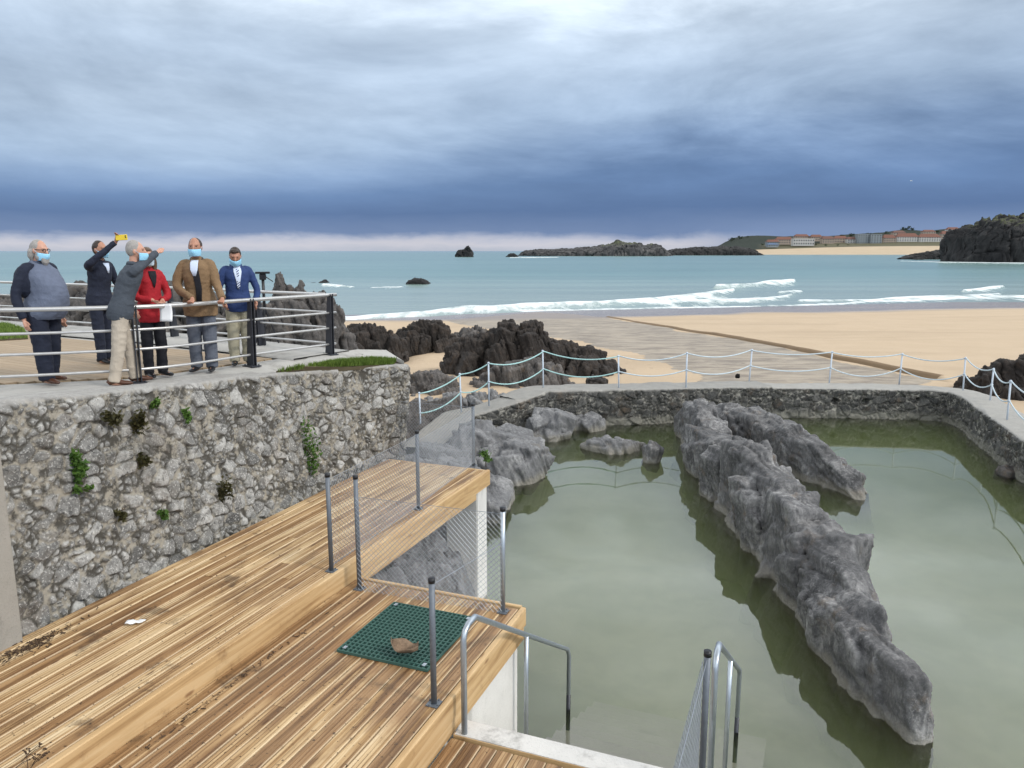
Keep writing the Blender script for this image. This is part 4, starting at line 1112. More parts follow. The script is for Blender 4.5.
plain('wall_white', (0.44, 0.43, 0.41), 0.8, 0.06, 0.3)
plain('wall_cream', (0.32, 0.26, 0.21), 0.8, 0.08, 0.3)
plain('wall_grey', (0.21, 0.235, 0.25), 0.8, 0.08, 0.3)
plain('roof_tile', (0.16, 0.075, 0.055), 0.85, 0.25, 0.4)
plain('roof_brown', (0.14, 0.075, 0.06), 0.85, 0.25, 0.4)
plain('roof_blue', (0.08, 0.13, 0.22), 0.7, 0.1, 0.4)
plain('window_dark', (0.05, 0.06, 0.07), 0.3, 0.1)

def house(u0, u1, vtop, vbase, y, wall, roof, label, depth=12, floors=2, flat=False, bays=None):
    a = aty(u0, vbase, y); b = aty(u1, vbase, y); zt = aty(u0, vtop, y)[2]
    w = b[0] - a[0]; h = zt - a[2]
    t = thing('house' if floors < 4 else 'apartment_block', label, 'house' if floors < 4 else 'apartment block', ((a[0] + b[0]) / 2, y, a[2] - 1.5), 0.0, 'buildings of the far town')
    he = h * (0.95 if flat else 0.62) + 1.5
    MB().box((0, 0, he / 2), (w, depth, he)).build('wall', wall, t)
    m = MB(); o = 0.6
    if flat:
        m.box((0, 0, he + 0.4), (w + 0.4, depth + 0.4, 0.8))
    else:
        hr = h + 1.5
        m.V += [np.array(q) for q in ((-w / 2 - o, -depth / 2 - o, he - 0.2), (w / 2 + o, -depth / 2 - o, he - 0.2), (w / 2 + o, depth / 2 + o, he - 0.2), (-w / 2 - o, depth / 2 + o, he - 0.2),
                                      (-w / 2 + w * 0.12, 0, hr), (w / 2 - w * 0.12, 0, hr))]
        m.F += [(0, 1, 5, 4), (2, 3, 4, 5), (1, 2, 5), (3, 0, 4), (3, 2, 1, 0)]
    m.build('roof', roof, t)
    n = bays or max(2, int(w / 5))
    for f in range(floors):
        for i in range(n):
            if n * floors > 40 and (i % 2): continue
            zz = 1.5 + (he - 1.5) * (f + 0.5) / floors
            x = -w / 2 + w * (i + 0.5) / n
            fr = MB().box((x, -depth / 2 - 0.06, zz), (min(2.6, w / n * 0.55), 0.12, (he - 1.5) / floors * 0.5)).build('window', 'window_dark', t)
    return t
TOWN = [
    (766, 778, 239.6, 245.4, 1705, 'wall_grey', 'roof_tile', 'red roofed house at the left end of the far town', 2, False),
    (775, 792, 236.8, 243.8, 1735, 'wall_cream', 'roof_tile', 'wide house under an orange red roof above the blue roofed shed', 2, False),
    (767, 777, 243.2, 246.6, 1672, 'wall_grey', 'roof_blue', 'low blue roofed shed at the left foot of the far town', 1, False),
    (792, 813, 238.6, 245.2, 1690, 'wall_white', 'wall_white', 'bright white flat roofed building near the left of the far town', 2, True),
    (794, 808, 234.2, 239.8, 1790, 'wall_cream', 'roof_tile', 'house with a red roof directly behind the white flat roofed building', 2, False),
    (810, 821, 234.6, 240.6, 1780, 'wall_cream', 'roof_tile', 'narrow red roofed house up behind the right end of the white building', 2, False),
    (821, 833, 236.2, 243.0, 1745, 'wall_cream', 'roof_brown', 'brown roofed house among bushes right of the white building', 2, False),
    (833, 846, 235.8, 242.6, 1760, 'wall_cream', 'roof_tile', 'cream house with an orange roof left of the grey apartment blocks', 2, False),
    (846, 856, 236.8, 243.2, 1740, 'wall_white', 'roof_brown', 'small pale house touching the left grey apartment block', 2, False),
    (856, 868, 233.8, 243.4, 1730, 'wall_grey', 'wall_grey', 'grey flat roofed apartment block, left one of the two', 4, True),
    (869, 880, 234.2, 243.4, 1725, 'wall_grey', 'wall_grey', 'grey flat roofed apartment block, right one of the two', 4, True),
    (882, 894, 234.6, 243.2, 1735, 'wall_cream', 'roof_tile', 'red roofed house between the grey apartment blocks and the long white terrace', 3, False),
    (895, 917, 233.2, 242.8, 1740, 'wall_white', 'roof_tile', 'long white terrace under a red roof facing the beach, left half', 4, False),
    (917, 939, 233.8, 242.8, 1738, 'wall_white', 'roof_tile', 'long white terrace under a red roof facing the beach, right half', 4, False),
    (892, 904, 230.6, 236.0, 1840, 'wall_cream', 'roof_brown', 'brown roofed house on the slope above the left half of the terrace', 2, False),
    (940, 952, 231.0, 238.6, 1790, 'wall_cream', 'roof_tile', 'red roofed house between the terrace and the cliff', 2, False),
    (946, 958, 227.2, 233.4, 1880, 'wall_white', 'roof_tile', 'uppermost red roofed house on the ridge beside the cliff', 2, False),
    (922, 934, 229.8, 234.6, 1850, 'wall_cream', 'roof_tile', 'red roofed house on the slope above the right half of the terrace', 2, False),
]
for (a_, b_, vt, vb, y, w, r_, lab, fl, flat) in TOWN:
    house(a_, b_, vt, vb, y, w, r_, lab, 14, fl, flat)

def leaf_cloud(mb, c, rad, n, size, seed, flat=0.7):
    """small leaf faces spread through lumpy clumps"""
    rs = np.random.RandomState(seed)
    cl = rs.normal(0, 1, (max(3, n // 60), 3)); cl /= np.linalg.norm(cl, axis=1)[:, None] + 1e-9
    cl *= (rs.rand(len(cl), 1) ** 0.4) * 0.85
    for i in range(n):
        q = cl[rs.randint(len(cl))] + rs.normal(0, 0.22, 3)
        p = np.array(c) + q * np.array(rad)
        a = rs.normal(0, 1, 3); a /= np.linalg.norm(a); b = np.cross(a, rs.normal(0, 1, 3)); b /= np.linalg.norm(b) + 1e-9
        s = size * (0.6 + 0.8 * rs.rand())
        k = len(mb.V)
        mb.V += [p - a * s, p + b * s * 0.45, p + a * s, p - b * s * 0.45]
        mb.F.append((k, k + 1, k + 2, k + 3))
        mb.mark(4, tone=float(rs.rand()))

def far_trees():
    rs = np.random.RandomState(5)
    spots = [(732, 237.5, 1900), (739, 236.0, 1930), (748, 235.6, 1940), (758, 235, 1950), (819, 234.5, 1830), (827, 236, 1800), (842, 233.6, 1880), (852, 233.2, 1900),
             (868, 231.2, 1920), (886, 231, 1930), (902, 226.8, 1960), (907, 225.8, 1960), (913, 227.2, 1960), (936, 229.5, 1920), (816, 243.5, 1680), (826, 244, 1680), (838, 244, 1670), (848, 243.8, 1690), (762, 243.5, 1690)]
    names = ['at the left end of the wooded hill', 'second from the left on the wooded hill', 'third from the left on the wooded hill', 'beside the first house of the far town', 'behind the brown roofed house', 'between two red roofs', 'above the cream house', 'above the small pale house',
             'above the left grey block', 'above the long terrace', 'left of the tallest crown on the ridge', 'with the tallest crown on the ridge', 'right of the tallest crown on the ridge', 'near the cliff', 'below the white building', 'below the brown roofed house', 'below the cream house', 'below the small pale house', 'by the blue shed']
    for (u, vt, y), nm in zip(spots, names):
        t0 = aty(u, vt, y); H = 13 + 5 * rs.rand()
        if vt > 240: H = 6
        t = thing('far_tree', 'dark green tree ' + nm, 'tree', (t0[0], y, t0[2] - H), 0, 'trees of the far shore')
        m = MB(); leaf_cloud(m, (0, 0, H * 0.62), (H * 0.55, H * 0.5, H * 0.36), 260, H * 0.075, int(u))
        m.build('crown', 'tree_far', t)
        MB().tube([(0, 0, -1), (0.2, 0, H * 0.3), (0, 0, H * 0.6)], [H * 0.035, H * 0.028, H * 0.015], 6).build('trunk', 'twig', t)
far_trees()

# ------------------------------------------------------------------ promenade
rl = [at(-60, 392, ZP + 0.02), at(0, 389, ZP), at(139, 382.5, ZP), at(252, 366.5, ZP), at(330, 355, ZP)]     # foot line of the front railing
rear = [at(330, 355, ZP), at(262, 347, ZP), at(175, 338, ZP), at(60, 329, ZP), at(-60, 320, ZP)]              # foot line of the rear railing
def promenade():
    e, t = path_arc(EDGE, 120)
    e = e + RWN[0] * 0
    back = []
    # foot line of the railing resampled against the same parameter
    r, _ = path_arc([rl[0]] + rl[1:], 120)
    P = np.zeros((120, 10, 3))
    for j, k in enumerate(np.linspace(0, 1, 8)):
        P[:, j] = (e - [0, -0.12, 0.0]) * (1 - k) + r * k
        P[:, j, 2] = e[:, 2] * (1 - sstep(0, 1, k)) + (r[:, 2]) * sstep(0, 1, k) - 0.005 * (k < 0.01)
    P[:, 8] = r + np.array([-0.18, 0.28, 0.0]); P[:, 9] = r + np.array([-0.22, 0.34, -0.05])
    P[:, 0, 2] -= 0.02
    tag(grid('paving', P, 'paving', None, True, flip=False), kind='structure')
    # base slab under everything
    poly = [P[0, 9], P[-1, 9], rear[0] + [0.45, 0.35, 0], rear[2] + [0.3, 0.5, 0], rear[4] + [0.3, 0.55, 0], rear[4] + [-3, -6, 0]]
    n = len(poly)
    V = [np.array([p[0], p[1], ZP - 0.03]) for p in poly] + [np.array([p[0], p[1], 1.0]) for p in poly]
    F = [tuple(range(n))] + [(i, i + n, (i + 1) % n + n, (i + 1) % n) for i in range(n)]
    tag(obj('promenade_base', V, F, 'paving'), kind='structure')
    # kerb strip along the rear railing
    r2, _ = path_arc(rear, 60)
    nr = np.array([0.52, 0.85, 0])
    Q = np.stack([r2 - nr * 0.75, r2 - nr * 0.74 + [0, 0, 0.03], r2 + nr * 0.42 + [0, 0, 0.03], r2 + nr * 0.44 + [0, 0, -0.5]], 1)
    tag(grid('rear_paving', Q, 'paving', None, False), kind='structure')
    # slab apron at the tip, to the right of the corner post
    c0 = rear[0]
    A = [c0 + [-0.25, -0.35, 0.012], at(300, 364.6, 3.69), at(335, 359.9, 3.665), at(372, 357.2, 3.62), at(396, 357.6, 3.58), at(404, 361, 3.55), EDGE[-1] + [0.0, .5, 0.03], EDGE[-1] + [-0.4, 1.3, 0.10], c0 + [0.3, 0.6, 0.012]]
    V = A + [p - np.array([0, 0, 0.06]) for p in A]; n = len(A)
    tag(obj('apron', V, [tuple(range(n))] + [(i, i + n, (i + 1) % n + n, (i + 1) % n) for i in range(n)], 'paving'), kind='structure')
promenade()

def board(mb, O, d, p, a0, a1, w, z, th=0.035, rs=random, tone=None, ch=0.006):
    r1, r2, r3, r4 = rs.random() * 9, rs.random() * 31, rs.random(), rs.random()
    prof = [(0, -th), (0, -ch), (ch, 0), (w - ch, 0), (w, -ch), (w, -th)]
    k = len(mb.V)
    for a in (a0, a1):
        for (t, zz) in prof:
            q = O + d * a + p * t
            mb.V.append(np.array([q[0], q[1], z + zz]))
            mb.mark(1, bc=(t + r1, a + r2, min(1, max(0, t / w))), tone=r3 if tone is None else tone, shade=r4)
    for i in range(6):
        j = (i + 1) % 6
        mb.F.append((k + i, k + j, k + 6 + j, k + 6 + i)[::-1])
    mb.F.append(tuple(k + i for i in range(6))); mb.F.append(tuple(k + 6 + i for i in range(6))[::-1])

def boardwalk():
    mb = MB()
    d = rear[4] - rear[0]; d[2] = 0; d /= np.linalg.norm(d)
    p = np.array([d[1], -d[0], 0]);
    if p[1] > 0: p = -p
    O = rear[0] - np.array([0.52, 0.85, 0]) * 0.78
    rs = random.Random(3)
    f, _ = path_arc(rl, 60)
    f = f + [-0.22, 0.34, 0]
    fl = np.array([[(q - O) @ d, (q - O) @ p] for q in f]); o_ = np.argsort(fl[:, 1])
    for i in range(60):
        t = i * 0.145
        a0 = np.interp(t + 0.07, fl[o_, 1], fl[o_, 0])
        if t > fl[:, 1].max() + 3: break
        if a0 > 14: continue
        a = max(a0, 0.0)
        while a < 16:
            L = rs.choice([2.4, 3.0, 3.6]); board(mb, O + p * t, d, p, a, min(a + L, 16) - 0.006, 0.138, ZP + 0.012, 0.03, rs); a += L
    o = mb.build('boardwalk', 'boardwalk_wood')
    tag(o, 'pale brown plank floor of the promenade under the group of people', 'boardwalk')
boardwalk()

def grass_patch(name, poly, zf, n, hgt, seed):
    rs = np.random.RandomState(seed); mb = MB()
    poly = np.array(poly); mn, mx = poly[:, :2].min(0), poly[:, :2].max(0); k = 0
    while k < n:
        q = mn + rs.rand(400, 2) * (mx - mn)
        q = q[inside(poly[:, :2], q[:, 0], q[:, 1])]
        for x, y in q:
            z = zf(x, y); a = rs.rand() * 6.28; h = hgt * (0.4 + rs.rand()); b = rs.normal(0, 0.35, 2) * h
            w = 0.006 + 0.006 * rs.rand(); o = len(mb.V)
            mb.V += [np.array([x - math.cos(a) * w, y - math.sin(a) * w, z - 0.02]), np.array([x + math.cos(a) * w, y + math.sin(a) * w, z - 0.02]), np.array([x + b[0], y + b[1], z + h])]
            mb.F.append((o, o + 1, o + 2)); mb.mark(3, tone=float(rs.rand())); k += 1
    return tag(mb.build(name, 'grass'), kind='stuff')
gpx = [(276, 371.0, 3.68), (300, 370.6, 3.625), (350, 367.2, 3.57), (393, 364.4, 3.515), (396, 359.5, 3.575), (372, 359.6, 3.615), (335, 362.5, 3.655), (300, 367.0, 3.68)]
gp_v = [at(u, v, z) for u, v, z in gpx]
gp = gp_v
_pl = np.linalg.lstsq(np.array([[p[0], p[1], 1] for p in gp_v]), np.array([p[2] for p in gp_v]), rcond=None)[0]
def gz(x, y): return float(_pl[0] * x + _pl[1] * y + _pl[2]) + 0.01
plain('soil', (0.07, 0.055, 0.03), 0.9, 0.3, 8)
_n = len(gp_v)
tag(obj('verge_soil', gp_v + [p - np.array([0, 0, .05]) for p in gp_v], [tuple(range(_n))] + [(i, i + _n, (i + 1) % _n + _n, (i + 1) % _n) for i in range(_n)], 'soil'), kind='structure')
grass_patch('verge_grass', gp, gz, 8000, 0.055, 3)
lp = [at(-60, 345, ZP), at(28, 340, ZP), at(24, 330, ZP), at(5, 325, ZP), at(-60, 324, ZP)]
lp_v = [np.array([p[0], p[1], ZP + 0.035]) for p in lp]
tag(obj('lawn_soil', lp_v + [p - np.array([0, 0, .1]) for p in lp_v], [tuple(range(5))] + [(i, i + 5, (i + 1) % 5 + 5, (i + 1) % 5) for i in range(5)], 'soil'), kind='structure')
grass_patch('lawn_grass', lp, lambda x, y: ZP + 0.04, 9000, 0.05, 4)

# ------------------------------------------------------------------ steel railings of the promenade
def railing(name, label, feet, lean, heights, rtop, rlow, plates=True, sag=0.0, end_ext=(0, 0), skip=()):
    c = feet[len(feet) // 2]
    t = thing(name, label, 'railing', tuple(c))
    for i, f in enumerate(feet):
        if i in skip: continue
        q = f - c
        a = feet[max(i - 1, 0)]; b = feet[min(i + 1, len(feet) - 1)]
        dr = (b - a); dr[2] = 0; dr /= np.linalg.norm(dr); nr = np.array([dr[1], -dr[0], 0])
        M = np.stack([dr, nr, [0, 0, 1]], 1)
        pm = MB()
        for s in (-1, 1):
            top = heights[0] + 0.015
            o = len(pm.V)
            for (zz, wd) in ((0.0, 0.075), (0.5, 0.055), (top, 0.038)):
                for (x, y) in ((-0.006, -wd), (0.006, -wd), (0.006, wd), (-0.006, wd)):
                    pm.V.append(q + M @ np.array([x + s * 0.022, y + lean * zz, zz]))
            for l in range(2):
                for k in range(4):
                    a_, b_ = o + l * 4 + k, o + l * 4 + (k + 1) % 4
                    pm.F.append((a_, b_, b_ + 4, a_ + 4))
            pm.F += [(o + 3, o + 2, o + 1, o), (o + 8, o + 9, o + 10, o + 11)]
        pm.build('post', 'dark_steel', t)
        pl = MB().box(q + [0, 0, 0.009], (0.16, 0.22, 0.018), M, 0.003)
        for sx in (-1, 1):
            for sy in (-1, 1): pl.tube([q + M @ np.array([sx * .055, sy * .08, 0.0]), q + M @ np.array([sx * .055, sy * .08, 0.034])], 0.011, 6)
        pl.build('base_plate', 'dark_steel', t)
    for k, h in enumerate(heights):
        pts = []
        for i, f in enumerate(feet):
            a = feet[max(i - 1, 0)]; b = feet[min(i + 1, len(feet) - 1)]
            dr = (b - a); dr[2] = 0; dr /= np.linalg.norm(dr); nr = np.array([dr[1], -dr[0], 0])
            pts.append(f - c + nr * lean * h + np.array([0, 0, h]))
        d0 = pts[0] - pts[1]; d1 = pts[-1] - pts[-2]
        pts[-1] = pts[-1] + d1 / np.linalg.norm(d1) * end_ext[1]
        MB().tube(smooth_path(pts, 6), rtop if k == 0 else rlow, 10).build('handrail' if k == 0 else 'rail', 'steel_tube', t, True)
    return t
ff = [at(-130, 398, ZP + 0.02), at(139, 383, ZP), at(252, 366.5, ZP), at(330, 355, ZP)]
railing('promenade_railing', 'brushed steel railing with dark posts in front of the people', ff, 0.06, (0.935, 0.66, 0.42, 0.17), 0.027, 0.017, end_ext=(0, 0.12))
fr = [rear[0] + [-.05, .16, 0], rear[1] + [0, 0, 0], rear[2], rear[3], rear[4]]
railing('promenade_railing', 'steel railing behind the people along the sea side of the promenade', fr, -0.05, (0.935, 0.66, 0.42, 0.17), 0.027, 0.017, skip=(0,))

def tripod_stand():
    f = at(266.5, 344, ZP + 0.03); t = thing('tripod_stand', 'slim black stand with a flat head behind the man in the blue blazer', 'stand', tuple(f), 0.3)
    zt = aty(270, 271.5, f[1])[2] - f[2]
    m = MB().tube([(0, 0, 0.5), (0.0, 0, zt - 0.1)], [0.022, 0.026], 8)
    m.build('column', 'black_plastic', t, True)
    for a in (0.4, 2.5, 4.6):
        MB().tube([(0, 0, 0.62), (math.cos(a) * .22, math.sin(a) * .22, 0.0)], [0.016, 0.012], 6).build('leg', 'black_plastic', t)
    MB().box((0, 0, zt - 0.02), (0.24, 0.13, 0.035), None, 0.01).box((0, 0, zt - 0.09), (0.11, 0.09, 0.10), None, 0.01).build('head', 'black_plastic', t)
    MB().tube([(0.05, 0, zt - 0.09), (0.16, 0.02, zt - 0.17)], 0.009, 6).build('pan_handle', 'black_plastic', t)
tripod_stand()

# ------------------------------------------------------------------ timber decks
def dk(a, w, z): q = D0 + DD * a + DP * w; return np.array([q[0], q[1], z])      # deck frame: a along the boards (0 = far end), w across (0 = outer edge of upper deck)
WL = float((b1 - D0) @ DP) - 0.02          # wall line across
A2 = float((at(526, 608, Z2) - D0) @ DD)   # far end of the lower deck
W2 = float((at(526, 608, Z2) - D0) @ DP)   # its outer edge
def deck(name, label, a0, a1, w0, w1, z, mat, seed, bw=0.137, lens=(4.8, 6.0)):
    t = thing(name, label, 'deck', tuple(dk((a0 + a1) / 2, (w0 + w1) / 2, z)))
    c = np.array(t.location); rs = random.Random(seed); mb = MB()
    n = int(round((w1 - w0) / bw)); bw = (w1 - w0) / n
    for i in range(n):
        a = a0; L = rs.choice(lens) * rs.uniform(0.3, 1.2)
        while a > a1:
            e = max(a - L, a1)
            board(mb, dk(0, w0 + i * bw + 0.003, 0) - [c[0], c[1], 0], DD, DP, e + 0.003, a, bw - 0.010, z - c[2] + rs.uniform(-.0025, .0015), 0.04, rs)
            a = e; L = rs.choice(lens)
    mb.build('planking', mat, t)
    return t, c
def beam(t, c, p0, p1, w, h, name='beam', mat='beam_wood', seed=1):
    """timber with its wood grain along p0 -> p1; p0, p1 is the upper outer edge"""
    rs = random.Random(seed); m = MB(); d = p1 - p0; L = np.linalg.norm(d); d /= L
    s = np.array([d[1], -d[0], 0]); r1, r2 = rs.random() * 9, rs.random() * 31
    ch = 0.008
    prof = [(0, -ch), (-ch, 0), (-w + ch, 0), (-w, -ch), (-w, -h), (0, -h)]
    for a in np.linspace(0, L, 2):
        u = 0
        for i, (x, zz) in enumerate(prof):
            m.V.append(p0 + d * a + s * x + np.array([0, 0, zz]) - c); m.mark(1, bc=(x * 1.0 + zz + r1, a + r2, 0.5), tone=0.3)
    for i in range(6):
        j = (i + 1) % 6; m.F.append((i, j, 6 + j, 6 + i))
    m.F += [(5, 4, 3, 2, 1, 0), (6, 7, 8, 9, 10, 11)]
    o = m.build(name, mat, t)
    bm = bmesh.new(); bm.from_mesh(o.data); bmesh.ops.recalc_face_normals(bm, faces=bm.faces); bm.to_mesh(o.data); bm.free()
    return o
AN = -11.5
t, c = deck('timber_deck', 'long upper timber deck of pale and brown boards running along the stone wall', -0.06, AN, WL, -0.065, Z1, 'deck_wood', 11)
beam(t, c, dk(AN, 0, Z1 + 0.004), dk(0, 0, Z1 + 0.004), 0.06, 0.232, 'edge_beam', seed=3)
beam(t, c, dk(A2 + 0.05, -0.045, Z1 - 0.23), dk(-0.03, -0.045, Z1 - 0.23), 0.09, 0.12, 'joist', seed=4)
beam(t, c, dk(-0.055, WL, Z1 - 0.002), dk(-0.055, -0.062, Z1 - 0.002), 0.05, 0.155, 'edge_beam', seed=5).location = (0, 0, 0)
for k in range(3):
    beam(t, c, dk(A2 + 0.05, -0.55 - 0.5 * k, Z1 - 0.05), dk(-0.15, -0.55 - 0.5 * k, Z1 - 0.05), 0.07, 0.18, 'joist', seed=14 + k)
t, c = deck('timber_deck', 'lower timber deck with the green grate, one step below the long deck', A2 - 0.05, AN, 0.004, W2 - 0.06, Z2, 'deck_wood_wet', 12)
beam(t, c, dk(AN, W2, Z2 + 0.004), dk(A2, W2, Z2 + 0.004), 0.055, 0.185, 'edge_beam', seed=7)
beam(t, c, dk(AN, W2 - 0.012, Z2 - 0.182), dk(A2 - 0.03, W2 - 0.012, Z2 - 0.182), 0.08, 0.14, 'joist', seed=8)
beam(t, c, dk(A2, 0.02, Z2 + 0.002), dk(A2, W2 - 0.058, Z2 + 0.002), 0.045, 0.17, 'edge_beam', seed=9)
# landing by the steps
a_n = float((at(456, 735, Z3) - D0) @ DD)
WS = W2 + 2.02
t, c = deck('timber_deck', 'small plank landing at the top of the concrete steps, bottom of the picture', a_n - 0.05, a_n - 3.2, W2 + 0.01, WS, Z3, 'deck_wood_wet', 13, lens=(3.6,))
beam(t, c, dk(a_n, W2 + 0.01, Z3 + 0.003), dk(a_n, WS, Z3 + 0.003), 0.045, 0.14, 'edge_beam', seed=10)

# concrete below the decks
def block(name, pts, zt, zb, mat, label, cat, bev=0.0):
    pts = [np.array(p) for p in pts]; c = np.array(sum(pts) / len(pts)); n = len(pts)
    bm = bmesh.new()
    vs = [bm.verts.new((p[0] - c[0], p[1] - c[1], 0)) for p in pts]; f = bm.faces.new(vs)
    r = bmesh.ops.extrude_face_region(bm, geom=[f])
    for v in r['geom']:
        if isinstance(v, bmesh.types.BMVert): v.co.z = zt - zb
    bmesh.ops.recalc_face_normals(bm, faces=bm.faces)
    if bev: bmesh.ops.bevel(bm, geom=bm.edges[:], offset=bev, segments=2, affect='EDGES')
    me = bpy.data.meshes.new(name); bm.to_mesh(me); bm.free(); me.materials.append(MAT[mat])
    o = link(bpy.data.objects.new(name, me)); o.location = (c[0], c[1], zb)
    return tag(o, label, cat)
block('concrete_wall', [dk(A2 - 0.10, W2 - 0.05, 0), dk(A2 - 0.10, W2 - 0.30, 0), dk(AN, W2 - 0.30, 0), dk(AN, W2 - 0.05, 0)], Z2 - 0.325, -1.3, 'concrete_white', 'pale concrete support wall under the outer edge of the lower deck', 'wall', 0.012)
block('concrete_pillar', [dk(-0.06, -0.03, 0), dk(-0.06, -0.55, 0), dk(-0.42, -0.55, 0), dk(-0.42, -0.03, 0)], Z1 - 0.165, -1.3, 'concrete_white', 'white concrete pillar carrying the far corner of the upper deck', 'pillar', 0.012)
pl0 = at(19, 638, Z1 + 0.01)
q0 = pl0 + DP * 0.06
zt = 5.3 - 1.86
block('concrete_pier', [q0, q0 - DP * 0.45, q0 - DD * 2.8 - DP * 0.45, q0 - DD * 2.8], float(aty(18, 450, q0[1])[2]), 0.9, 'concrete_grey', 'smooth grey concrete pier ending the stone wall at the left edge', 'pier', 0.015)

# steps into the pool
def steps():
    m = MB()
    w0, w1 = W2 + 0.02, WS + 0.05
    b0_ = a_n + 0.004
    def blk(a0, a1, z1):
        o = len(m.V)
        for (a, w) in ((a0, w0), (a0, w1), (a1, w1), (a1, w0)):
            m.V.append(dk(a, w, z1)); m.V.append(dk(a, w, -1.5))
        m.F += [(o, o + 2, o + 4, o + 6), (o + 6, o + 7, o + 1, o), (o, o + 1, o + 3, o + 2), (o + 2, o + 3, o + 5, o + 4), (o + 4, o + 5, o + 7, o + 6)]
    t = thing('concrete_steps', 'pale concrete steps going down from the landing into the green water', 'steps', tuple(dk(b0_, (w0 + w1) / 2, 0)))
    c = np.array(t.location)
    def fin(name, mat):
        o = obj(name, [v - c for v in m.V], m.F, mat, t)
        bm = bmesh.new(); bm.from_mesh(o.data); bmesh.ops.recalc_face_normals(bm, faces=bm.faces); bm.to_mesh(o.data); bm.free()
    blk(b0_, b0_ + 0.20, Z3 + 0.006); fin('landing_edge', 'concrete_white'); m = MB()
    a = b0_ + 0.20; z = Z3 + 0.006
    w1 = WS + 0.02
    while z > 0.2:
        z -= 0.19; blk(a + 0.0015, a + 0.252, z); a += 0.252
    w1 = WS + 0.25
    for i in range(7):
        z -= 0.13 if i else 0.19; blk(a + 0.0015, a + 0.34, z); a += 0.34
    fin('flight', 'step_concrete')
steps()

# ------------------------------------------------------------------ fences on the decks
def chain(mb, p0, p1, h0, h1, off=0.0, cell=0.055):
    """woven diamond mesh between two feet, from h0 to h1 above them"""
    d = p1 - p0; L = np.linalg.norm(d); d = d / L; H = h1 - h0
    r = 0.0018; s = np.array([d[1], -d[0], 0])
    def wire(a, b):
        k = len(mb.V); t = b - a; t /= np.linalg.norm(t); u = np.cross(t, s)
        for q in (a, b):
            mb.V += [q + s * r, q - s * r * 0.5 + u * r, q - s * r * 0.5 - u * r]
        for i in range(3):
            j = (i + 1) % 3; mb.F.append((k + i, k + j, k + 3 + j, k + 3 + i))
    n = int((L + H) / cell)
    for sgn in (0, 1):
        for i in range(1, n + 1):
            x0 = i * cell - H; x1 = i * cell          # rises from x0 at the bottom to x1 at the top
            za, zb = 0.0, H
            if x0 < 0: za, x0 = -x0, 0.0
            if x1 > L: zb, x1 = H - (x1 - L), L
            if zb - za < 0.01: continue
            xa, xb = (x0, x1) if sgn == 0 else (L - x0, L - x1)
            wire(p0 + d * xa + s * (off + 0.003 * sgn) + np.array([0, 0, h0 + za]), p0 + d * xb + s * (off + 0.003 * sgn) + np.array([0, 0, h0 + zb]))

def wire_fence(label, posts, spans, mat='grey_post', mats=None, wires=(), rad=0.024):
    c = posts[0][0]
    t = thing('wire_fence', label, 'fence', tuple(c))
    for i, (f, h) in enumerate(posts):
        q = f - c
        po = MB().tube([q, q + [0, 0, h]], rad, 12).build('post', (mats or {}).get(i, mat), t, True)
        MB().tube([q + [0, 0, h - 0.03], q + [0, 0, h + 0.008]], rad + 0.004, 12).build('cap', 'black_plastic', po, True)
        pl = MB().box(q + [0, 0, 0.005], (0.10, 0.10, 0.01), rotz(-0.37), 0.002)
        for sx in (-1, 1):
            for sy in (-1, 1): pl.tube([q + [sx * .035, sy * .035, 0], q + [sx * .035, sy * .035, .02]], .007, 6)
        pl.build('foot_plate', mat, t)
    for (i, j, h0, h1) in spans:
        m = MB(); chain(m, posts[i][0] - c, posts[j][0] - c, h0, h1, rad)
        m.build('wire_mesh', 'wire', t)
        for h in (h0, h1): MB().tube([posts[i][0] - c + [0, 0, h], posts[j][0] - c + [0, 0, h]], 0.0028, 5).build('tension_wire', 'wire', t)
    for (i, j, hi, hj) in wires:
        MB().tube([posts[i][0] - c + [0, 0, hi], posts[j][0] - c + [0, 0, hj]], 0.0035, 5).build('tension_wire', 'wire', t)
    return t
def post(u, v, vt, z): f = at(u, v, z); return (f, float(aty(u, vt, f[1])[2] - z))
FA = [post(331.5, 571, 474, Z1), post(418.5, 509, 431, Z1), post(473.5, 466, 404, Z1), post(388.5, 456, 394, Z1)]
wire_fence('grey fence posts with wire mesh along the outer edge of the upper deck', FA, [(0, 1, 0.06, FA[1][1] - 0.05), (1, 2, 0.06, FA[2][1] - 0.08), (2, 3, 0.06, FA[3][1] - 0.1)])
FB = [post(359.5, 589, 476, Z2), post(503, 612, 508, Z2), post(434, 704, 579, Z2)]
wire_fence('grey fence posts with wire mesh across the far end of the lower deck', FB, [(0, 1, -0.10, FB[1][1] - 0.06)], mats={1: 'galvanised'}, wires=[(2, 1, FB[2][1] - 0.05, FB[1][1] - 0.35)])
f0 = np.array([1.36, 4.88, Z3 + 0.006]); f1 = f0 - DD * 2.2
wire_fence('black capped fence post with wire mesh running off towards the viewer, beside the right handrail', [(f0, 1.05), (f1, 1.05)], [(0, 1, 0.03, 1.0)])

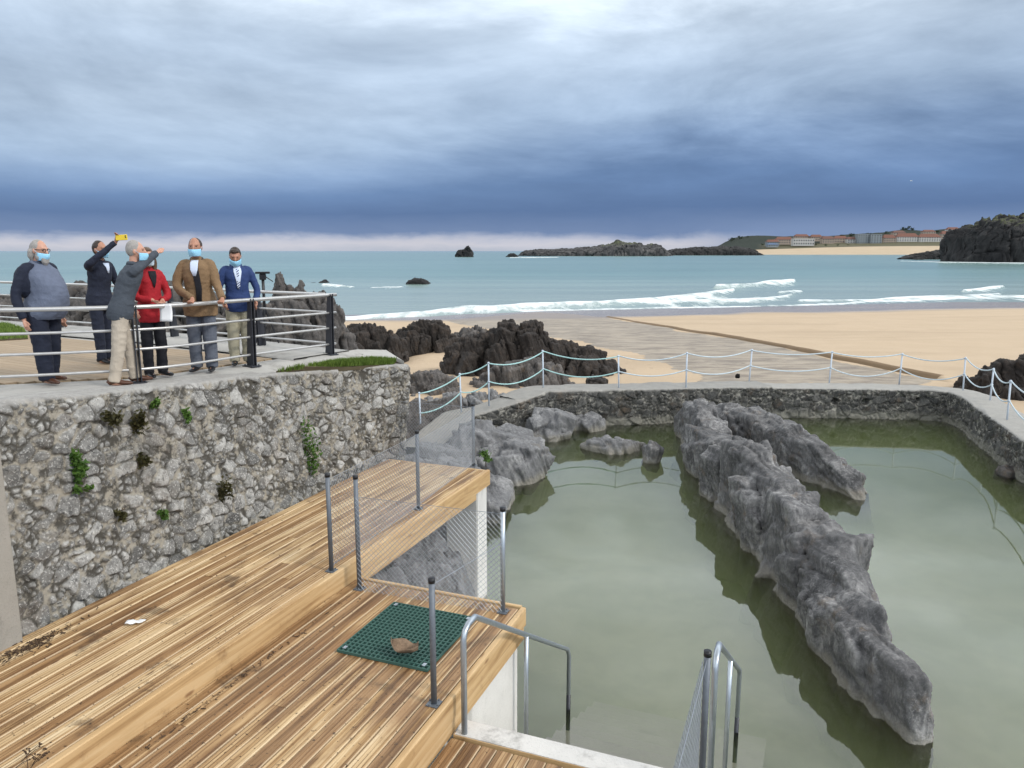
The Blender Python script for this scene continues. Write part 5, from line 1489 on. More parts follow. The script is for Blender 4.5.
def handrail(label, a, w, h=0.9, posts=((0, 0), (1.42, 0), (2.83, 0))):
    """bent tube: rises, runs level, then follows the steps down into the pool"""
    f = dk(a, w, Z3); t = thing('handrail', label, 'handrail', tuple(f))
    sl = 0.63; l0 = 0.22
    def zr(x): return h if x < l0 else h - (x - l0) * sl
    x2 = 2.85
    pts = [np.array([0, 0, 0.0]), np.array([0, 0, h - 0.09]), DD * 0.03 + [0, 0, h - 0.03], DD * 0.09 + [0, 0, h], DD * l0 + [0, 0, h]]
    pts += [DD * x + np.array([0, 0, zr(x)]) for x in (l0 + 0.12, 1.2, 2.2, x2 - 0.06)]
    pts += [DD * x2 + np.array([0, 0, zr(x2) - 0.07]), DD * x2 + np.array([0, 0, -2.2])]
    MB().tube(pts, 0.0245, 12).build('rail', 'galvanised', t, True)
    MB().tube([DD * 1.42 + [0, 0, -1.0], DD * 1.42 + [0, 0, zr(1.42)]], 0.0225, 12).build('post', 'galvanised', t, True)
    MB().tube([DD * x2 + [0, 0, -2.22], DD * x2 + [0, 0, -1.32]], 0.0255, 12).build('lower_post', 'dark_steel', t, True)
    return t
g0 = at(464.5, 734, Z3)
handrail('galvanised tube handrail on the left of the pool steps, by the lower deck', float((g0 - D0) @ DD), float((g0 - D0) @ DP) )
g1 = np.array([1.47, 5.06, 0])
handrail('galvanised tube handrail on the right of the pool steps, cut by the bottom edge', float((g1 - D0) @ DD), float((g1 - D0) @ DP))

# ------------------------------------------------------------------ rope fence on the pool walls
def rope_fence():
    L = [(421, 434, 392, 0.15, 'grey'), (461.5, 411, 373, 0.66, 'grey'), (489, 401, 362, 0.95, 'grey'), (543.5, 387.5, 350, 1.12, 'grey'), (619, 388, 355, 1.12, 'grey'), (686, 387.5, 352, 1.1, 'white'), (749, 382, 349, 1.05, 'white'),
         (829, 384, 351, 0.95, 'white'), (899, 384, 353, 0.95, 'white'), (963, 391, 357, 0.95, 'white'), (990, 401, 368, 0.95, 'white'), (1007, 421, 380, 0.95, 'white'), (1050, 452, 396, .95, 'white')]
    pts = []
    for (u, v, vt, z, k) in L:
        f = at(u, v, z - 0.01); pts.append((f, float(aty(u, vt, f[1])[2] - f[2]), k))
    c = pts[4][0]
    t = thing('rope_fence', 'thin pale posts with two sagging ropes along the top of the pool walls', 'fence', tuple(c))
    rs = random.Random(4)
    for f, h, k in pts:
        q = f - c; ln = np.array([rs.uniform(-.05, .05), 0, 0])
        m = MB().tube([q + [0, 0, -0.15], q + ln + [0, 0, h]], 0.024, 10)
        m.tube([q + ln + [0, 0, h - 0.05], q + ln + [0, 0, h - 0.02]], 0.036, 10)
        m.tube([q + ln * .5 + [0, 0, h * 0.5 - 0.02], q + ln * .5 + [0, 0, h * .5 + 0.02]], 0.036, 10)
        m.build('post', 'post_white', t, True)
    for (fr_, col) in ((0.965, 0), (0.5, 1)):
        for (i0, i1, mat) in ((0, 4, 'rope_aqua'), (4, 12, 'rope_white')):
            P = []
            for i in range(i0, i1):
                (f, h, _), (f2, h2, _) = pts[i], pts[i + 1]
                a = f - c + [0, 0, h * fr_]; b = f2 - c + [0, 0, h2 * fr_]; Ln = np.linalg.norm(b - a)
                sag = min(0.10 * Ln, 0.16) * rs.uniform(0.6, 1.2) * (1 if fr_ > 0.6 else 1.5)
                for s in np.linspace(0, 1, 12)[(0 if i == i0 else 1):]:
                    P.append(a + (b - a) * s - np.array([0, 0, 4 * sag * s * (1 - s)]))
            MB().tube(P, 0.019, 7).build('rope', mat, t, True)
rope_fence()

# ------------------------------------------------------------------ grate, litter and plants
def grate():
    m = MB(); c = at(406, 641, Z2 + 0.004)
    t = thing('floor_grate', 'dark green square floor grate set on the lower deck', 'grate', tuple(c))
    a0, a1 = -0.56, 0.56; w0, w1 = -0.50, 0.48
    P = [at(391, 605, Z2), at(471, 618, Z2), at(434, 672, Z2), at(338, 654, Z2)]
    loc = [((p - c) @ DD, (p - c) @ DP) for p in P]
    a1 = (loc[0][0] + loc[1][0]) / 2; a0 = (loc[2][0] + loc[3][0]) / 2
    w0 = (loc[0][1] + loc[3][1]) / 2; w1 = (loc[1][1] + loc[2][1]) / 2
    n = 19
    hole = MB(); hole.box(DD * (a0 + a1) / 2 + DP * (w0 + w1) / 2 + [0, 0, 0.001], (a1 - a0 - .004, w1 - w0 - .004, .002), np.stack([DD, DP, [0, 0, 1]], 1)); hole.build('shade_sheet', 'black_plastic', t)  # black sheet on the deck, painting the darkness below the lattice
    M = np.stack([DD, DP, [0, 0, 1]], 1)
    for i in range(n + 1):
        a = a0 + (a1 - a0) * i / n; m.box(DD * a + DP * (w0 + w1) / 2 + [0, 0, 0.012], (0.012, w1 - w0, 0.024), M)
        w = w0 + (w1 - w0) * i / n; m.box(DP * w + DD * (a0 + a1) / 2 + [0, 0, 0.0115], (a1 - a0, 0.012, 0.022), M)
    m.build('lattice', 'grate_green', t)
    for (a, w) in ((a0 + .05, w0 + .05), (a1 - .05, w0 + .05), (a0 + .05, w1 - .05), (a1 - .05, w1 - .05)):
        MB().box(DD * a + DP * w + [0, 0, 0.028], (0.045, 0.03, 0.006), M).build('clip', 'galvanised', t)
plain('grate_green', (0.04, 0.10, 0.082), 0.6, 0.25, 12)
grate()

def leaf_litter():
    c = at(405, 654, Z2 + 0.035); t = MB(); nu, nv = 14, 9
    P = np.zeros((nu, nv, 3))
    for i in range(nu):
        for j in range(nv):
            s = i / (nu - 1) - 0.5; k = j / (nv - 1) - 0.5
            w = 0.085 * (1 - (2 * s) ** 2) ** 0.6 + 0.004
            P[i, j] = (s * 0.26, k * 2 * w, 0.02 + 0.05 * (2 * s) ** 2 + 0.22 * k * k - 0.03 * math.sin(9 * s) * k)
    P = P @ rotz(2.75).T + c
    o = grid('dry_leaf', P, 'leaf_dry'); o.modifiers.new('thickness', 'SOLIDIFY').thickness = 0.004
    tag(o, 'curled brown dry leaf lying on the green grate', 'leaf')
    c = at(136, 623, Z1 + 0.012)
    P = np.zeros((8, 5, 3))
    for i in range(8):
        for j in range(5):
            P[i, j] = (i / 7 * 0.16 - 0.08, (j / 4 - .5) * 0.07 * (1.2 - 0.5 * i / 7), 0.012 + 0.018 * abs(i / 7 - .4) + 0.006 * math.sin(i * 2 + j))
    o = grid('paper_scrap', P @ rotz(0.1).T + c, 'paper'); o.modifiers.new('thickness', 'SOLIDIFY').thickness = 0.002
    tag(o, 'small crumpled white paper scrap on the upper deck', 'paper')
leaf_litter()

def dry_twig():
    c = at(28, 764, Z1 + 0.003); rs = random.Random(2); m = MB(); t = thing('dry_twig', 'dark dry twig with tiny seed heads at the bottom left corner of the deck', 'twig', tuple(c))
    lf = MB()
    for i in range(9):
        a = rs.uniform(0, 6.28); L = rs.uniform(0.05, 0.16)
        b0 = np.array([rs.uniform(-.06, .06), rs.uniform(-.06, .06), 0.005])
        p1 = b0 + np.array([math.cos(a) * L, math.sin(a) * L, rs.uniform(.01, .12)])
        m.tube([b0, (b0 + p1) / 2 + [0, 0, .01], p1], [.003, .0025, .0015], 5)
        for k in range(4): MB().ball(p1 + np.array([rs.uniform(-.02, .02) for _ in range(3)]), (.008, .006, .006), 6, 4).build('seed_head', 'twig', t)
    m.build('stem', 'twig', t)
dry_twig()

def debris(name, c, rad, n, seed, label):
    rs = np.random.RandomState(seed); m = MB()
    for i in range(n):
        q = rs.normal(0, 0.45, 2) * rad * (1 + (rs.rand() < .25) * 1.2); a = rs.rand() * 6.3; s = 0.003 + 0.010 * rs.rand() ** 2
        m.box(DD * q[0] + DP * q[1] + [0, 0, 0.003 + 0.012 * rs.rand() * math.exp(-abs(q[1]) / rad[1])], (s * 3.2, s * .7, s * .35), np.array(Matrix.Rotation(a, 3, 'Z') @ Matrix.Rotation(rs.normal(0, .4), 3, 'X') @ Matrix.Rotation(rs.normal(0, .4), 3, 'Y')))
    o = m.build(name, 'twig'); o.location = c
    tag(o, label, 'debris', None, 'stuff')
debris('leaf_debris', at(30, 647, Z1 + 0.002), (0.40, 0.09), 420, 3, 'dark leaf litter swept against the foot of the stone wall')
debris('leaf_debris', at(225, 690, Z2 + 0.002), (1.3, 0.03), 180, 4, 'dark crumbs in the angle between the upper and lower deck')

def rw_point(u, v):            # point of the stone wall face under a picture point
    r = ray(u, v); best = None
    for s in np.linspace(0.0, 9.0, 400):
        b = b0 + bd * (s - 1.5); tp = np.array([np.interp(s - 1.5, L, [x[k] for x in EDGE]) for k in range(3)])
        y = b[1]; 
        q = aty(u, v, y)
        k = (q[2] - 0.9) / (tp[2] - 0.9)
        f = np.array([b[0], b[1], 0.9]) * (1 - k) + tp * k
        e = abs(proj(np.array(f))[0] - u)
        # iterate with the right depth
        q = aty(u, v, f[1]); k = (q[2] - 0.9) / (tp[2] - 0.9); f = np.array([b[0], b[1], 0.9]) * (1 - k) + tp * k; f[2] = q[2]
        e = abs(proj(f)[0] - u)
        if best is None or e < best[0]: best = (e, f)
    return best[1]
WN = np.array([DP[0], DP[1], 0.0])
def wall_plant(u, v, wpx, hpx, label, mat='leaf_green', n=160, seed=1, out=0.05, sz=0.028):
    p = rw_point(u, v); sc = p[1] / FPX
    t = thing('wall_plant', label, 'plant', tuple(p + WN * 0.03), 0, 'plants growing in the stone wall')
    m = MB(); rs = np.random.RandomState(seed); cr = MB()
    leaf_cloud(m, WN * out, (wpx * sc * 0.5, out * 1.0, hpx * sc * 0.5), n, sz, seed)
    m.build('foliage', mat, t)
    for k in range(5):
        q = WN * out + rs.normal(0, .4, 3) * np.array([wpx * sc * .4, .02, hpx * sc * .4]); cr.tube([-WN * 0.02, q * .6 + WN * .03, q], .004, 4)
    cr.build('stem', 'twig', t)
wall_plant(73, 462, 26, 36, 'bright green tuft with olive top on the left part of the stone wall', n=300, seed=2)
wall_plant(75, 487, 20, 12, 'small green tuft hanging just below the biggest left tuft', n=110, seed=3)
wall_plant(181, 413, 15, 20, 'fresh green tuft high on the wall below the woman in red', n=130, seed=4)
wall_plant(152, 406, 12, 18, 'small green plant high on the wall left of the fresh tuft', n=90, seed=5)
wall_plant(134, 428, 22, 44, 'olive brown hanging moss in the upper middle of the wall', 'leaf_moss', 240, 6)
wall_plant(103, 418, 26, 26, 'dull brown moss patch below the grey blazer man', 'leaf_moss', 200, 7)
wall_plant(157, 513, 13, 14, 'little green sprig low on the wall between big stones', n=80, seed=8)
wall_plant(118, 511, 16, 16, 'olive sprig low on the wall left of the little green one', 'leaf_moss', 90, 9)
wall_plant(303, 447, 26, 62, 'tall dark green ivy patch on the right part of the wall', n=420, seed=10)
wall_plant(139, 461, 18, 26, 'olive green creeper patch at mid height of the wall', 'leaf_moss', 150, 11)
wall_plant(215, 490, 34, 40, 'brown withered moss low on the wall above the deck', 'leaf_moss', 240, 12, 0.03)
def tuft():
    p = at(486, 455, 0.95) + np.array([0, -.1, 0.0]); t = thing('rock_plant', 'bright green tuft growing on the rocks behind the deck corner', 'plant', tuple(p))
    m = MB(); leaf_cloud(m, (0, 0, .05), (.17, .14, .15), 260, .035, 4); m.build('foliage', 'leaf_green', t)
    MB().tube([(0, .05, -.25), (0, 0, .05)], .012, 5).build('stem', 'twig', t)
tuft()
def gull():
    p = aty(911, 181, 180); t = thing('seagull', 'tiny white seagull gliding under the dark clouds at the right', 'bird', tuple(p))
    b = MB().tube([(-.22, 0, 0), (-.1, 0, .02), (.1, 0, .02), (.2, 0, .03), (.27, 0, .02)], [.01, .06, .07, .04, .008], 8)
    for s in (-1, 1): b.tube([(.05, 0, .03), (.08, s * .3, .14), (-.02, s * .62, .08)], [(.09, .02), (.07, .015), (.01, .006)], 6)
    b.build('body', 'paper', t, True)
gull()
# ------------------------------------------------------------------ people
def fuse(name, mb, mat, parent, voxel=0.011, it=4, wrinkle=0.0, seed=1):
    """weld overlapping closed shapes into one continuous skin"""
    me = bpy.data.meshes.new('tmp'); me.from_pydata([tuple(v) for v in mb.V], [], mb.F); me.update()
    bm = bmesh.new(); bm.from_mesh(me); bmesh.ops.recalc_face_normals(bm, faces=bm.faces); bm.to_mesh(me); bm.free()
    o = bpy.data.objects.new('tmp', me); COL.objects.link(o)
    r = o.modifiers.new('r', 'REMESH'); r.mode = 'VOXEL'; r.voxel_size = voxel
    s = o.modifiers.new('s', 'SMOOTH'); s.factor = 0.5; s.iterations = it
    dg = bpy.context.evaluated_depsgraph_get()
    out = bpy.data.meshes.new_from_object(o.evaluated_get(dg))
    bpy.data.objects.remove(o); bpy.data.meshes.remove(me)
    n = len(out.vertices)
    if wrinkle and n:
        co = np.zeros(n * 3); out.vertices.foreach_get('co', co); co = co.reshape(-1, 3)
        no = np.zeros(n * 3); out.vertex_normals.foreach_get('vector', no); no = no.reshape(-1, 3)
        f = 0.6 * fbm(co * [8, 8, 13] + seed, 3, seed, 0.5, True) + 0.9 * fbm((co + co[:, [2, 0, 1]] * 0.4) * [6, 6, 10] + seed, 3, seed + 5)
        co = co + no * (wrinkle * f)[:, None]
        out.vertices.foreach_set('co', co.ravel())
    out.name = name; out.materials.clear(); out.materials.append(MAT[mat])
    out.polygons.foreach_set('use_smooth', [True] * len(out.polygons)); out.update()
    ob = bpy.data.objects.new(name, out); link(ob, parent)
    return ob

def frame(yaw, pitch=0.0, roll=0.0):
    return np.array((Matrix.Rotation(yaw, 3, 'Z') @ Matrix.Rotation(-pitch, 3, 'X') @ Matrix.Rotation(roll, 3, 'Y')))

def hand(mb, w, d, side, k, curl=0.35, s=1.0):
    """palm, four fingers of unequal length with a bend, thumb from the side of the palm"""
    d = d / np.linalg.norm(d); a = side - d * (side @ d); a /= np.linalg.norm(a); n = np.cross(a, d)
    mb.tube([w - d * .015, w + d * .03, w + d * .085 * s], [(.021, .017), (.036, .016), (.037, .013)], 10)
    # make sure the palm's wide axis is `a`
    for i, (o, L) in enumerate(((-.028, .070), (-.0095, .080), (.0095, .075), (.027, .058))):
        b = w + d * .078 * s + a * o; m = b + d * L * .5 * s - n * curl * L * .35; e = m + d * L * .42 * s * (1 - curl * .6) - n * curl * L * .75
        mb.tube([b - d * .02, b, m, e], [.0085, .0088, .0082, .0065], 7)
    b = w + d * .025 - a * .030
    mb.tube([b + a * .014, b - a * .010 + d * .02, b - a * .020 + d * .052 - n * .012], [.0115, .0105, .008], 7)

def person(label, foot, H, yaw, cfg):
    t = thing('person', label, 'person', tuple(foot), yaw)
    k = H / 1.75
    fat = cfg.get('fat', 1.0); bel = cfg.get('belly', 0.0); lean = cfg.get('lean', 0.0)
    A = lambda *p: np.array(p, float) * k
    def tilt(z): return lean * max(0.0, z - 0.9)            # forward lean of the upper body
    tz = [.80, .86, .95, 1.08, 1.20, 1.30, 1.38, 1.43, 1.475, 1.52]
    rx = [.138, .154, .153, .133, .138, .145, .140, .105, .062, .052]
    ry = [.095, .115, .118, .105, .115, .120, .105, .080, .062, .055]
    def torso(grow, z0, z1, extra=()):
        R_ = []
        for z in sorted(set([z0] + [q for q in tz if z0 < q < z1] + [z1])):
            a = np.interp(z, tz, rx); b = np.interp(z, tz, ry)
            fz = fat if z < 1.40 else 1 + (fat - 1) * 0.45
            bl = bel * math.exp(-((z - 1.08) / 0.23) ** 2)
            fr = cfg.get('flare', .018) * max(0.0, min(1.0, (1.08 - z) / .28)) * (grow > .015)
            R_.append((0, (bl * 0.62 + tilt(z)) * k, z * k, (a * fz + grow + fr) * k, (b * fz + bl * 0.55 + grow + fr) * k))
        return R_
    sh = cfg.get('shoulder', 0.160) * (1 + (fat - 1) * 0.5)
    arms = {}
    for s, nm in ((-1, 'R'), (1, 'L')):                         # local x: right hand is +x when facing +y
        x = -s * sh
        S = np.array([x, tilt(1.40), 1.405])
        d = cfg.get(nm)
        if d is None: E = S + [(-s) * .06, -.02, -.29]; Wp = E + [(-s) * .0, .05, -.25]
        else: E = np.array(d[0], float); Wp = np.array(d[1], float)
        arms[nm] = (S * k, E * k, Wp * k)
    yawh, pit = cfg.get('head', (0.0, 0.0))
    nb = A(0, tilt(1.47) + .0, 1.475); hc = nb + frame(yawh, pit) @ A(0, .028, H / k - 1.475 - .122)
    Hf = frame(yawh, pit)
    hp = lambda x, y, z: hc + Hf @ A(x, y, z)
    # --- the body
    B = MB()
    B.loft(torso(-.022, .84, 1.45), 20, 2.3)
    st = cfg.get('stance', .095)
    leg = {}
    for s in (-1, 1):
        fy = cfg.get('step', 0.0) * s
        hip, kn, an = A(s * .085 * fat, 0, .86), A(s * st, .012 + fy * .5, .48), A(s * st * 1.02, -.015 + fy, .085)
        leg[s] = (hip, kn, an)
        B.tube(smooth_path([hip, kn, an], 5), list(np.interp(np.linspace(0, 1, 11), [0, .5, .65, 1], np.array([.083 * fat, .056, .054, .037]) * k)), 12)
        B.tube([an + A(0, -.05, -.035), an + A(0, .02, -.04), an + A(s * .02, .17, -.055)], [.032 * k, .04 * k, .026 * k], 10)
    for nm, sg in (('R', 1), ('L', -1)):
        S, E, Wp = arms[nm]
        B.tube(smooth_path([A(sg * .06, tilt(1.37), 1.365), S - A(0, 0, .025), E, Wp], 5), list(np.interp(np.linspace(0, 1, 16), [0, .33, .66, .8, 1], np.array([.040, .044, .038, .036, .026]) * k)), 12)
        hd = cfg.get('hand' + nm); dirv = (Wp - E) if hd is None else np.array(hd[0], float)
        side = np.array(cfg.get('side' + nm, (0, 1, 0)), float) * (-1)
        hand(B, Wp, dirv, side, k, cfg.get('curl' + nm, 0.35))
    B.tube([nb - A(0, 0, .05), nb + A(0, .004, .05), hc - Hf @ A(0, .01, .05)], [.06 * k, .055 * k, .055 * k], 14)
    # head: skull, jaw, nose, brows, lips, ears
    hb = MB()
    nu, nv = 22, 16
    for i in range(nv + 1):
        th = PI * i / nv
        for j in range(nu):
            a = 2 * PI * j / nu
            x, y, z = math.sin(th) * math.cos(a), math.sin(th) * math.sin(a), math.cos(th)
            jaw = 1 - 0.28 * max(0, -z) ** 1.5
            yy = y * (.097 if y > 0 else .100) * (1 - 0.10 * max(0, -z) * (y < 0) * 2)
            hb.V.append(hp(x * .076 * jaw, yy + 0.012 * max(0, -z) * (y > 0), z * .120))
    for i in range(nv):
        for j in range(nu):
            a, b = i * nu + j, i * nu + (j + 1) % nu
            hb.F.append((a, a + nu, b + nu, b))
    o = len(B.V); B.V += hb.V; B.F += [tuple(o + q for q in f) for f in hb.F]
    B.tube([hp(0, .092, .022), hp(0, .112, -.012), hp(0, .118, -.026), hp(0, .098, -.034)], [.010 * k, .013 * k, .016 * k, .010 * k], 8)
    B.tube([hp(-.05, .078, .030), hp(0, .094, .028), hp(.05, .078, .030)], [.010 * k, .012 * k, .010 * k], 7)
    B.tube([hp(-.022, .090, -.062), hp(0, .097, -.062), hp(.022, .090, -.062)], [.007 * k, .010 * k, .007 * k], 7)
    for s in (-1, 1): B.ball(hp(s * .077, -.004, -.008), A(.012, .020, .032), 10, 8)
    fuse('body', B, cfg.get('skin', 'skin'), t, 0.0078, 2)
    for s in (-1, 1):
        MB().ball(hp(s * .031, .083, .008), A(.012, .010, .008), 10, 8).build('eye', 'eye_dark', t, True)
    # --- trousers and shoes
    T = MB(); T.loft(torso(.012, .82, cfg.get('waist', .90)), 20, 2.3)
    for s in (-1, 1):
        hip, kn, an = leg[s]
        fl = cfg.get('legw', 1.0)
        T.tube(smooth_path([hip + A(0, 0, .03), kn, an + A(0, .012, -.03)], 6), list(np.interp(np.linspace(0, 1, 13), [0, .5, .75, 1], np.array([.098 * fat, .076 * fl, .072 * fl, .064 * fl]) * k)), 14)
    fuse('trousers', T, cfg['trousers'], t, 0.010, 2, 0.010, 3)
    for s in (-1, 1):
        an = leg[s][2]; q = MB(); to = cfg.get('toe', .03) * s
        q.tube([an + A(0, -.062, -.048), an + A(0, -.04, -.03), an + A(0, .04, -.03), an + A(to * .6, .12, -.048), an + A(to, .185, -.055), an + A(to, .215, -.062)],
               [(.030 * k, .030 * k), (.040 * k, .042 * k), (.044 * k, .040 * k), (.046 * k, .028 * k), (.038 * k, .022 * k), (.012 * k, .010 * k)], 12)
        q.V = [np.array([v[0], v[1], max(v[2], 0.004)]) for v in q.V]
        fuse('shoe', q, cfg['shoes'], t, 0.008, 2)
    # --- coat, jacket or sweater
    J = MB(); hem = cfg.get('hem', .80); gw = cfg.get('grow', .020)
    J.loft(torso(gw, hem, 1.455), 22, 2.3)
    for nm, sg in (('R', 1), ('L', -1)):
        S, E, Wp = arms[nm]; sl = cfg.get('sleeve', 1.0)
        cuff = Wp - (Wp - E) / np.linalg.norm(Wp - E) * .012
        SL = MB() if cfg.get('sleeves') else J
        SL.tube(smooth_path([A(sg * .06, tilt(1.38), 1.385), S - A(0, 0, .015), E, cuff], 6), list(np.interp(np.linspace(0, 1, 19), [0, .33, .66, 1], np.array([.064, .062, .050, .040]) * k * sl)), 14)
        if SL is not J:
            SL.ball(A(sg * .13, -.05, 1.25), A(.13, .15, .21), 14, 10)
            fuse('sleeve', SL, cfg['sleeves'], t, 0.011, 3, 0.008, 6)
    nk = nb + A(0, 0, -.01)
    J.tube([nk + A(0, -.012, -.02), nk + A(0, -.012, .032)], [.082 * k, .068 * k], 14)
    jo = fuse('jacket' if not cfg.get('sweater') else 'sweater', J, cfg['jacket'], t, 0.010, 3, 0.010, 5)
    # --- things seen on the chest, laid on the jacket
    bv = BVHTree.FromPolygons([v.co.copy() for v in jo.data.vertices], [tuple(p.vertices) for p in jo.data.polygons])
    for (nm, mat, rows, off) in cfg.get('chest', ()):
        m = MB(); n = 9; ok = True; nr = len(rows)
        for (z, x0, x1) in rows:
            for j in range(n):
                x = x0 + (x1 - x0) * j / (n - 1)
                h = bv.ray_cast(Vector((x * k, 1.0, z * k)), Vector((0, -1, 0)))[0]
                y = (h.y if h else 0.1) + off
                m.V.append(np.array([x * k, y, z * k]))
        for i in range(nr - 1):
            for j in range(n - 1):
                a = i * n + j; m.F.append((a, a + 1, a + n + 1, a + n))
        ob = m.build(nm, mat, t, True); sm = ob.modifiers.new('thickness', 'SOLIDIFY'); sm.thickness = 0.006; sm.offset = 0
    cm = MB(); cl = []
    for q in np.linspace(-2.5, 2.5, 15):
        fr_ = max(0, math.cos(q - PI) * -1)
        cl.append(nk + A(math.sin(q) * .072 * 1.0, -math.cos(q) * .066 - .004, .018 - .055 * max(0, (abs(q) - 1.4) / 1.1)))
    cm.tube(cl, [(.016 * k, .026 * k)] * 15, 8)
    cm.build('collar', cfg.get('collar', cfg['jacket']), t, True)
    # --- hair, beard, glasses, mask
    hs = cfg.get('hair', 'hair_dark'); hm = MB()
    b0_ = cfg.get('bald', 0.0)
    hm.ball(hp(0, -.020, .022 - .012 * b0_), A(.083, .098 - .01 * b0_, .110 - .006 * b0_), 18, 14, Hf)
    if cfg.get('fringe'): hm.ball(hp(cfg['fringe'] * .02, .045, .090), A(.062, .050, .034), 12, 8, Hf)
    for q in cfg.get('locks', ()):
        hm.tube([hp(*p) for p in q[0]], [r * k for r in q[1]], 10)
    fuse('hair', hm, hs, t, 0.011, 2, 0.006, 9)
    if cfg.get('beard'):
        bm_ = MB(); bm_.tube([hp(0, .085, -.080), hp(0, .088, -.135), hp(0, .080, -.185)], [(.058 * k, .035 * k), (.048 * k, .034 * k), (.014 * k, .014 * k)], 12)
        bm_.ball(hp(-.06, .035, -.07), A(.022, .035, .05), 10, 8); bm_.ball(hp(.06, .035, -.07), A(.022, .035, .05), 10, 8)
        fuse('beard', bm_, hs, t, 0.01, 2, 0.006, 4)
    if cfg.get('glasses'):
        gm = MB()
        for s in (-1, 1):
            gm.tube([hp(s * .033 + .024 * math.cos(q), .104, .008 + .018 * math.sin(q)) for q in np.linspace(0, 2 * PI, 13)], .0035, 5)
            gm.tube([hp(s * .057, .100, .012), hp(s * .080, .01, .010)], .0035, 5)
        gm.tube([hp(-.010, .108, .012), hp(.010, .108, .012)], .003, 5)
        gm.build('glasses', 'lens', t)
    if cfg.get('mask'):
        m = MB(); nu_, nv_ = 15, 9
        for i in range(nv_):
            z = -.016 - .085 * i / (nv_ - 1) + .0
            for j in range(nu_):
                a = (-68 + 136 * j / (nu_ - 1)) * PI / 180
                bul = .020 * math.exp(-(a / .45) ** 2) * math.exp(-((z + .045) / .05) ** 2)
                zz = z - .004 * math.cos(a) + .010 * (1 - math.cos(a)) * (1 if z > -.06 else -0.6) - .012
                rr = 1.07 - .18 * max(0, (-z - .045) / .06) ** 1.5
                m.V.append(hp(math.sin(a) * .080 * rr, math.cos(a) * .105 * rr + bul + .004 + .0025 * (i % 2), zz))
        for i in range(nv_ - 1):
            for j in range(nu_ - 1):
                a = i * nu_ + j; m.F.append((a, a + nu_, a + nu_ + 1, a + 1))
        ob = m.build('face_mask', cfg['mask'], t, True); sm = ob.modifiers.new('thickness', 'SOLIDIFY'); sm.thickness = 0.003
        for s in (-1, 1):
            MB().tube([hp(s * .074, .045, -.030), hp(s * .084, .0, .006), hp(s * .084, -.016, -.006)], .0018, 5).build('ear_loop', cfg['mask'], ob)
    return t, k

plain('eye_dark', (0.05, 0.035, 0.03), 0.2, 0.2)
def yaw_to(fx, fy): return math.atan2(-fx, fy)                  # local +y turned towards (fx, fy)
def foot(u, v): return at(u, v, ZP + 0.013)
def height(f, u, vt): return float(aty(u, vt, f[1])[2] - f[2])
def to_local(P, f, yaw, k=1.0): return (rotz(-yaw) @ (np.array(P) - f)) / k

# heavy man in profile at the left
f = foot(50, 382); Hh = height(f, 42, 239.5); y_ = yaw_to(0.97, -0.22)
person('big bearded man with long grey hair, grey sweater with dark sleeves, seen in profile', f, Hh, y_, dict(
    fat=1.30, belly=0.16, skin='skin', trousers='cloth_navy', shoes='shoe_brown', jacket='cloth_steel', sleeves='cloth_navy', sweater=True, hem=.79, grow=.02, sleeve=1.15, step=.09, shoulder=.17,
    R=((.29, -.07, 1.09), (.28, .0, .80)), L=((-.29, -.07, 1.09), (-.28, .0, .80)), head=(0.0, 0.12), hair='hair_grey', beard=True, glasses=True, mask='mask_blue', bald=.3,
    locks=[(((-.03, -.09, .02), (-.02, -.10, -.07), (-.03, -.085, -.15)), (.06, .058, .03)), (((.06, -.05, .0), (.06, -.06, -.08), (.05, -.05, -.14)), (.04, .04, .02)), (((-.06, -.05, .0), (-.065, -.06, -.08), (-.05, -.05, -.14)), (.04, .04, .02))],
    waist=.90, legw=1.35, stance=.12, chest=()))
# man holding up the phone
f = foot(105, 362.5); Hh = height(f, 108, 241); y_ = yaw_to(0.85, -0.25); k_ = Hh / 1.75
ph = aty(121.5, 237.5, f[1] - 0.28)
wr = to_local(ph, f, y_, k_) + np.array([0.0, -.10, -.06])
person('man in a dark jacket and trousers holding up a yellow phone behind the others', f, Hh, y_, dict(
    trousers='cloth_navy', shoes='shoe_black', jacket='cloth_navy', hem=.78, R=((.32, .22, 1.44), tuple(wr)), handR=((0, .4, 1),), curlR=.7,
    L=((-.27, .08, 1.15), (-.14, .30, 1.22)), head=(-.1, -.05), hair='hair_dark', mask='mask_blue', skin='skin_tan', step=.05, lean=.14,
    chest=[('shirt', 'cloth_shirt', [(1.30, -.01, .01), (1.38, -.03, .03), (1.44, -.05, .05)], .010)]))
def phone(p):
    t = thing('phone', 'yellow phone held up in the raised hand of the man in dark clothes', 'phone', tuple(p), 0.12)
    t.rotation_euler = (0, -0.06, 0.12)
    MB().box((0, 0, 0), (.155, .010, .075), None, .006).build('body', 'phone_yellow', t)
    for i in range(2): MB().tube([(.055, -.0085, .018 - .02 * i), (.055, -.004, .018 - .02 * i)], .008, 10).build('camera_lens', 'lens', t)
phone(ph)

